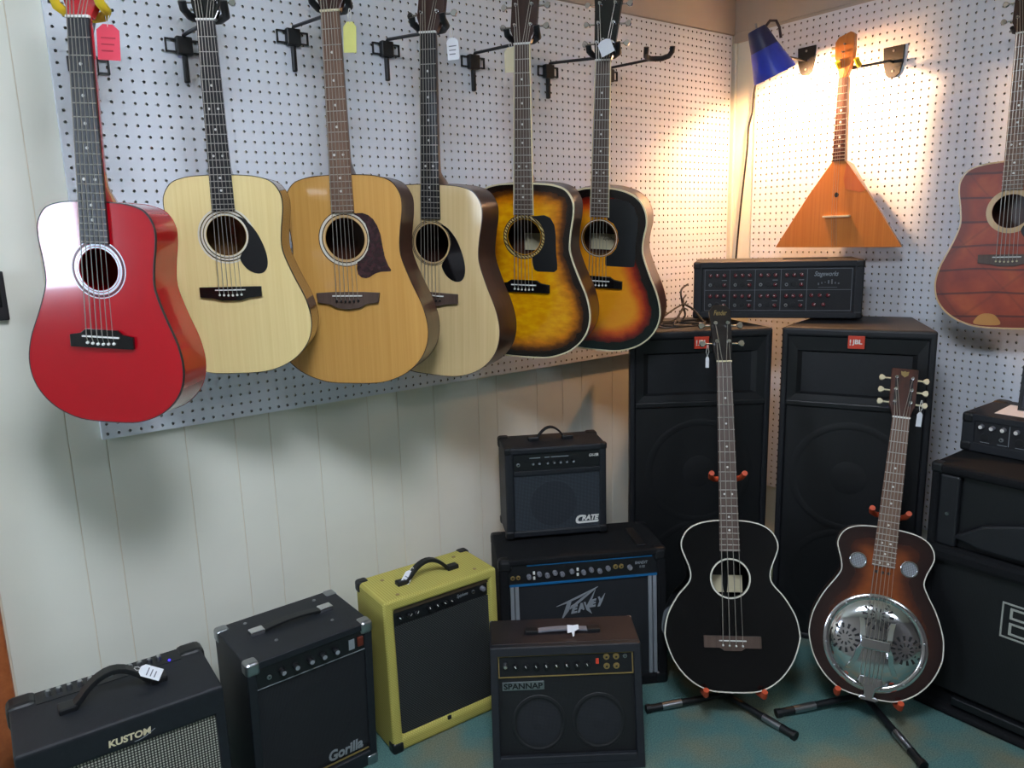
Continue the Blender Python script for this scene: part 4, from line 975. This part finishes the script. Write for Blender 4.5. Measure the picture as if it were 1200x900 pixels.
# --- powered mixer lying across both loudspeakers
def mixer_head():
    w, h, d = .549, .200, .285
    r = root('powered_mixer', base(radians(52.8), 0, 0, (-.579, -.298, 1.0765)), 'long black powered mixer with rows of red knobs lying across both tall loudspeakers', 'mixer')
    fd = .006; wp = lambda p: p+Vector((0, fd, 0))
    shell(w, h-fd, d, .030, .030, .022, .022, .008, m_tolex, r, wp, bevel=.008)
    h -= fd
    for x in (.04, w-.04):
        for z in (-.03, -d+.03): MB().tube([(x, .0002, z), (x, fd+.001, z)], .012, 12).build('rubber_foot', m_black, r)
    cp = panel('control_panel', .029, w-.029, .021, h-.021, -.010, -.005, m_paint_black, r, wp)
    x0, x1, y0, y1 = .038, w-.036, .026, h-.027; xr = x0+(x1-x0)*.705
    line = lambda a, b, c, e: panel('panel_line', a, b, c, e, -.0055, -.0042, m_ink, cp, wp)
    for y in (y0, (y0+y1)/2, y1): line(x0, x1, y-.0008, y+.0008)
    cw = (xr-x0)/4
    for i in range(5): line(x0+i*cw-.0008, x0+i*cw+.0008, y0, y1)
    line(x1-.0008, x1+.0008, y0, y1)
    hh = (y1-y0)/2
    for i in range(4):
        for j in range(2):
            bx, by = x0+i*cw, y0+j*hh
            for k in range(3): knob('red', cp, bx+cw*(.22+.28*k), by+hh*.72, -.005, wp)
            knob('jack', cp, bx+cw*.22, by+hh*.26, -.005, wp); knob('xlr', cp, bx+cw*.5, by+hh*.28, -.005, wp, s=.8); knob('red', cp, bx+cw*.78, by+hh*.26, -.005, wp)
            panel('printed_line', bx+cw*.68, bx+cw*.88, by+hh*.47, by+hh*.49, -.0055, -.0045, m_silver_paint, cp, wp)
    for k in range(3): knob('red', cp, xr+.015+k*.026, y0+hh*.74, -.005, wp)
    for k in range(2): knob('red', cp, xr+.024+k*.030, y0+hh*.30, -.005, wp)
    for k in range(7): panel('slider', xr+.034+k*.0105, xr+.038+k*.0105, y0+hh*1.2+.012*random.random(), y0+hh*1.32+.012*random.random(), -.005, .001, m_ink, cp, wp)
    panel('printed_line', xr+.036, xr+.095, y0+hh*1.10, y0+hh*1.12, -.0055, -.0045, m_ink, cp, wp)
    text('lettering', 'Stageworks', .076, .021, m_silver_paint, cp, (xr+.022, y1-.030, -.0048), shear=.4, bold=.01, warp=wp)
    for x, sx in ((0, 1), (w, -1)):
        for y, sy in ((0, 1), (h, -1)): corner(r, x, y, 0, sx, sy, -1, .026, m_black, wp, .002)
    panel('handle_recess', w*.55, w*.82, h+fd-.001, h+fd+.004, -.19, -.15, m_black, r, None, .002)
    return r
mixer_head()
# --- big folded horn cabinet on the right
def ev_cab():
    w, h, d = .60, .74, .50
    r = root('bass_cabinet', base(radians(90), 0, 0, (-.555, -1.13, 0)), 'big black carpeted speaker cabinet with double-line emblem at the right frame edge', 'speaker cabinet')
    shell(w, h, d, .022, .022, .022, .030, .03, m_carpet_black, r, None, bevel=.010)
    ym = h-.235
    # upper horn mouth: sloping floor, curved lip
    vs = []; K = 12
    for k in range(K+1):
        t = k/K; vs += [(.022, ym+.165*t**1.8, -.028-.24*t), (w-.022, ym+.165*t**1.8, -.028-.24*t)]
    hz = panel('horn_back', .022, w-.022, ym, h-.03, -.029, -.026, m_black, r)
    MB().prism([(.06, ym+.03), (.14, ym+.085), (.24, ym+.115), (.36, ym+.115), (.46, ym+.085), (.54, ym+.03), (.46, ym+.012), (.14, ym+.012)], -.027, -.004).build('horn_lip', m_paint_black, r, bevel=.008)
    panel('horn_cheek', .022, .075, ym, h-.03, -.028, -.006, m_paint_black, r, None, .006)
    panel('horn_cheek', w-.075, w-.022, ym, h-.03, -.028, -.006, m_paint_black, r, None, .006)
    panel('rail', .004, w-.004, ym-.045, ym, -.028, .012, m_carpet_black, r, None, .014)
    panel('grille', .021, w-.021, .075, ym-.044, -.03, -.012, m_grille_metal, r)
    panel('lower_slot', .10, w-.06, .035, .060, -.03, -.008, m_black, r, None, .004)
    ex, ey = .205, .295
    ms = mat('emblem_silver', (176, 178, 170), .45, .2)
    e = bpy.data.objects.new('emblem', None); COL.objects.link(e); e.parent = r
    def L_(x0_, x1_, y0_, y1_): panel('emblem_line', ex+x0_, ex+x1_, ey+y0_, ey+y1_, -.012, -.009, ms, e)
    W, H, t = .16, .100, .004
    L_(0, W, 0, t); L_(0, W, H-t, H); L_(0, t, t, H-t); L_(W-t, W, t, H-t)
    L_(.02, .026, .012, .046); L_(.026, .085, .012, .017); L_(.026, .085, .041, .046); L_(.02, .026, .057, .088); L_(.026, .085, .057, .062); L_(.026, .085, .083, .088); L_(.085, .09, .012, .017); 
    for sg in (0, 1):
        MB().prism([(ex+.10+sg*.012, ey+.09), (ex+.107+sg*.012, ey+.09), (ex+.138, ey+.02+sg*.012), (ex+.169-sg*.012, ey+.09), (ex+.176-sg*.012, ey+.09), (ex+.141, ey+.012+sg*.012), (ex+.135, ey+.012+sg*.012)], -.012, -.009).build('emblem_line', ms, e)
    for x, y in ((.05, h-.14), (.05, .15)): MB().disc((x, y, 0), .005, -.006, .0, 10).build('screw', m_steel, r)
    corner(r, 0, h, 0, 1, -1, -1, .03, m_black, None, .002)
    return r
ev_cab()
def small_mixer():
    w, h, d = .42, .110, .24
    r = root('powered_mixer', base(radians(90), 0, 0, (-.385, -1.13, .7427)), 'small black mixer amplifier with white knobs on top of the emblem cabinet', 'mixer')
    shell(w, h, d, .034, .034, .026, .020, .006, m_tolex, r, None, bevel=.010)
    cp = panel('control_panel', .033, w-.033, .025, h-.019, -.010, -.004, m_paint_black, r)
    for i in range(10): knob('whitecap', cp, .052+i*.028+(.006 if i > 2 else 0), h-.034, -.004)
    for x in (.062, .150, .238): knob('xlr', cp, x, .046, -.004)
    for x in (.104, .192): knob('jack', cp, x, .046, -.004)
    for x0 in (.122, .212): panel('panel_line', x0, x0+.0015, .03, h-.022, -.0045, -.0032, m_silver_paint, cp)
    for x0 in (.05, .095, .14, .18): panel('printed_line', x0, x0+.024, .030, .0315, -.0045, -.0035, m_silver_paint, cp)
    corner(r, 0, h, 0, 1, -1, -1, .03, m_black, None, .002); corner(r, 0, 0, 0, 1, 1, -1, .03, m_black, None, .002)
    corner(r, 0, h, -d, 1, -1, 1, .045, m_black, None, .004)
    return r
sm = small_mixer()
pp = MB().prism([(-.34, -1.195), (-.34, -1.42), (-.20, -1.42), (-.20, -1.185)], .8532, .8538).build('paper_sheet', m_paper)
tag(pp, 'white paper sheet lying on the small mixer at the right edge', 'paper')
fr_ = root('picture_frame', base(radians(84), radians(6), 0, (-.26, -1.225, .8542)), 'small dark framed card standing on the paper at the right edge', 'frame')
for q in ((0, .13, 0, .008), (0, .13, .122, .13), (0, .008, .008, .122), (.122, .13, .008, .122)): MB().box(*q, -.008, .004).build('frame_bar', m_black, fr_)
MB().box(.008, .122, .008, .122, -.006, 0).build('card', mat('dark_card', (52, 54, 62), .5), fr_)
MB().box(.012, .118, .07, .085, 0, .0006).build('red_band', mat('pinkish_band', (190, 110, 110), .5), fr_)
# ------------------------------------------------------------------ blue clip lamp and its cord
def lamp():
    ax = Vector((.37085, -.21994, -.90227)).normalized(); Bc = Vector((-.1850, -.3220, 1.9255))
    Rv = Vector((.56, -.82, 0)); X = (Rv-ax*Rv.dot(ax)).normalized(); Y = (-ax).cross(X)
    Mx = Matrix(((X.x, Y.x, -ax.x, Bc.x), (X.y, Y.y, -ax.y, Bc.y), (X.z, Y.z, -ax.z, Bc.z), (0, 0, 0, 1)))   # +Z runs up the lamp
    r = root('clip_lamp', Mx, 'cobalt blue clip-on lamp shining on the balalaika', 'lamp')
    m, nt, b = new_mat('translucent_blue_shade')
    nt.links.new(ramp(nt, noise(nt, coords(nt), 9), [(.3, lin((34, 58, 160))), (.7, lin((48, 76, 196)))]), b.inputs['Base Color'])
    b.inputs['Roughness'].default_value = .3; b.inputs['Coat Weight'].default_value = .3
    tr = N(nt, 'ShaderNodeBsdfTranslucent'); tr.inputs[0].default_value = (*lin((30, 60, 220)), 1)
    mx = N(nt, 'ShaderNodeMixShader'); mx.inputs[0].default_value = .05
    nt.links.new(b.outputs[0], mx.inputs[1]); nt.links.new(tr.outputs[0], mx.inputs[2]); nt.links.new(mx.outputs[0], nt.nodes['Material Output'].inputs[0])
    MB().lathe([(.076, 0), (.0715, .02), (.060, .06), (.050, .098), (.047, .104), (.045, .104), (.058, .06), (.0695, .02), (.074, 0), (.076, 0)], 40).build('shade', m, r, smooth=True)
    MB().lathe([(.049, .1), (.047, .108), (.040, .140), (.033, .168), (.030, .172), (1e-4, .173)], 32).build('socket_cover', mat('dark_blue_plastic', (26, 38, 92), .35, coat=.3), r, smooth=True)
    bm_ = emit('warm_bulb', (255, 196, 120), 30)
    MB().lathe([(1e-4, .038), (.012, .040), (.018, .05), (.0185, .06), (.012, .08), (.011, .10)], 20).build('bulb', bm_, r, smooth=True)
    MB().tube([(.03, 0, .165), (.05, 0, .175), (.068, 0, .165), (.07, 0, .14), (.062, 0, .105)], .005, 8).build('bracket', mat('brown_metal', (70, 58, 60), .4, .5), r, smooth=True)
    MB().tube([(0, 0, .172), (.004, 0, .19)], .004, 8).build('switch', m_steel, r)
    ld = bpy.data.lights.new('bulb_light', 'POINT'); ld.energy = LAMP_W; ld.color = (1, .50, .20); ld.shadow_soft_size = .026
    lo = bpy.data.objects.new('bulb_light', ld); COL.objects.link(lo); lo.parent = r; lo.location = (0, 0, .022)
    # added spot inside the shade, brightening the wall right of the balalaika neck
    sd = bpy.data.lights.new('added_wall_spot', 'SPOT'); sd.energy = LAMP_W*1.4; sd.color = (1, .64, .36); sd.spot_size = radians(62); sd.spot_blend = .95; sd.shadow_soft_size = .014
    so = bpy.data.objects.new('added_wall_spot', sd); COL.objects.link(so); so.parent = r
    src = Mx @ Vector((0, 0, .026)); q = (Vector((0, -.74, 1.72))-src).to_track_quat('-Z', 'Y').to_matrix().to_4x4()
    so.matrix_world = Matrix.Translation(src) @ q
    return r
lamp()
MB().tube([(p.x, p.y, p.z) for p in crom([(-.21, -.27, 2.015), (-.13, -.215, 1.98), (-.05, -.15, 1.955), (-.012, -.11, 1.91), (-.012, -.105, 1.84), (-.012, -.09, 1.78), (-.012, -.087, 1.70), (-.012, -.075, 1.58), (-.012, -.062, 1.45), (-.012, -.05, 1.30), (-.03, -.05, 1.10)], 6)], .004, 6).build('power_cord', m_black, None, smooth=True)
tag(bpy.data.objects['power_cord'], 'thin black lamp cord hanging down the wall corner', 'cord')
# cables piled on the left loudspeaker, against the mixer
cz = 1.0765
def cable(pts, label, r=.0035):
    o = MB().tube([tuple(p) for p in crom(pts, 7)], r, 6).build('audio_cable', m_black, None, smooth=True); tag(o, label, 'cable', 'cables on the left loudspeaker'); return o
cable([(-.47, -.18, 1.19), (-.60, -.26, 1.18), (-.64, -.30, 1.14), (-.66, -.33, 1.10), (-.70, -.33, cz+.004), (-.76, -.32, cz+.004), (-.80, -.36, cz+.004), (-.74, -.41, cz+.004), (-.66, -.40, cz+.004)], 'black cable hanging from the mixer and coiling on the left loudspeaker')
cable([(-.48, -.18, 1.15), (-.60, -.27, 1.15), (-.66, -.32, 1.14), (-.74, -.35, 1.13), (-.82, -.36, 1.10), (-.84, -.38, cz+.004), (-.78, -.42, cz+.004), (-.70, -.44, cz+.004)], 'black cable arching left from the mixer across the left loudspeaker', .003)
cable([(-.49, -.185, 1.12), (-.60, -.28, 1.13), (-.63, -.34, 1.12), (-.645, -.39, 1.09), (-.68, -.43, cz+.008), (-.74, -.385, cz+.011), (-.70, -.35, cz+.011), (-.65, -.37, cz+.011)], 'short black cable looping beside the mixer on the left loudspeaker', .004)
cable([(-.50, -.20, 1.13), (-.61, -.27, 1.11), (-.68, -.30, 1.085), (-.75, -.29, cz+.004), (-.79, -.31, cz+.012), (-.73, -.36, cz+.012), (-.68, -.33, cz+.006)], 'thin black cable coiled flat at the rear of the left loudspeaker top', .0028)
cable([(-.50, -.205, 1.10), (-.62, -.29, 1.12), (-.69, -.345, 1.125), (-.77, -.39, 1.10), (-.80, -.41, cz+.006), (-.72, -.45, cz+.006), (-.66, -.44, cz+.006)], 'black cable looping forward over the front edge of the left loudspeaker top', .003)
# ------------------------------------------------------------------ price tags
def ptag(label, hook, size, m, phi, roll=0, drop=.04, lines=True, tilt=0, stringm=None):
    """card tag hanging on a string from hook"""
    w, h = size; hk = Vector(hook)
    B = base(phi, tilt, roll)
    top = hk+(B.to_3x3() @ Vector((0, -drop, 0)))
    r = root('price_tag', base(phi, tilt, roll, top), label, 'price tag', 'price tags')
    MB().prism([(-w*.22, 0), (-w/2, -h*.16), (-w/2, -h), (w/2, -h), (w/2, -h*.16), (w*.22, 0)], -.0004, .0004).build('card', m, r)
    MB().tube([(-.001, drop, 0), (-.004, drop*.4, .001), (0, -h*.07, .001), (.004, drop*.4, .001), (.001, drop, 0)], .0009, 5).build('string', stringm or m_white, r)
    if lines:
        for k in range(3): MB().box(-w*.32, w*.32*(1-.2*k), -h*(.38+.18*k)-.0012, -h*(.38+.18*k)+.0012, .0004, .0008).build('writing', m_ink if m is m_paper else mat('faint_writing', (176, 54, 70), .8), r)
    return r
ptag('red card price tag hanging from the small red guitar', (-2.381, -.43, 1.845), (.040, .062), m_tagred, .55, radians(-4), .052)
ptag('yellow green card price tag on the amber guitar', (-1.868, -.37, 1.905), (.030, .066), m_tagyel, .75, radians(-3), .028, lines=False)
ptag('white price tag hanging beside the neck of the light spruce guitar with dark sides', (-1.597, -.37, 1.905), (.030, .052), m_paper, .8, radians(3), .030)
ptag('pale price tag half hidden behind the neck of the yellow quilted sunburst guitar', (-1.374, -.318, 1.90), (.034, .064), m_cream, .9, 0, .012, lines=False)
ptag('white card hooked across the headstock of the tri-colour sunburst guitar', (-1.142, -.432, 1.915), (.038, .040), m_paper, 1.0, radians(22), .006, lines=False)
ptag('white price tag tied to the handle of the silver-grilled amp', (-2.468, -.31, .470), (.026, .048), m_paper, .25, radians(62), .012, tilt=radians(35))
ptag('white price tag on the handle of the yellow tweed amp', (-1.742, -.285, .483), (.024, .052), m_paper, .3, radians(-38), .012, tilt=radians(30))
ptag('white tie and folded tag hanging from the head of the black bass', tuple(bs[0].matrix_world @ Vector((-.044, bs[3]+.80+.055, -.012))), (.010, .034), m_paper, .8, 0, .035, lines=False)
ptag('narrow white price tag hanging from the head of the resonator guitar', (-.522, -1.075, .90), (.014, .042), m_paper, 1.0, radians(-3), .035, lines=False)
sc = MB().prism([(-.016, -.004), (-.004, -.002), (-.002, -.014), (.002, -.012), (.004, 0), (.016, .006), (.015, .018), (0, .016), (-.015, .018)], 0, .001).build('paper_scrap', m_paper)
sc.matrix_world = base(radians(35.4), radians(40), 0, (-1.452, -.632, .331)); tag(sc, 'torn white paper scrap on the handle of the low front amp', 'paper')
# small black box on the wall at the left frame edge
wb = root('wall_box', base(0, 0, 0, (-2.60, .02, 1.235)), 'small black box on the pale wall at the left frame edge', 'wall box')
MB().box(-.03, .022, 0, .11, .0005, .02).build('housing', m_black, wb, bevel=.003)
MB().box(-.02, .012, .03, .08, .02, .023).build('cover', m_blackgloss, wb, bevel=.001)
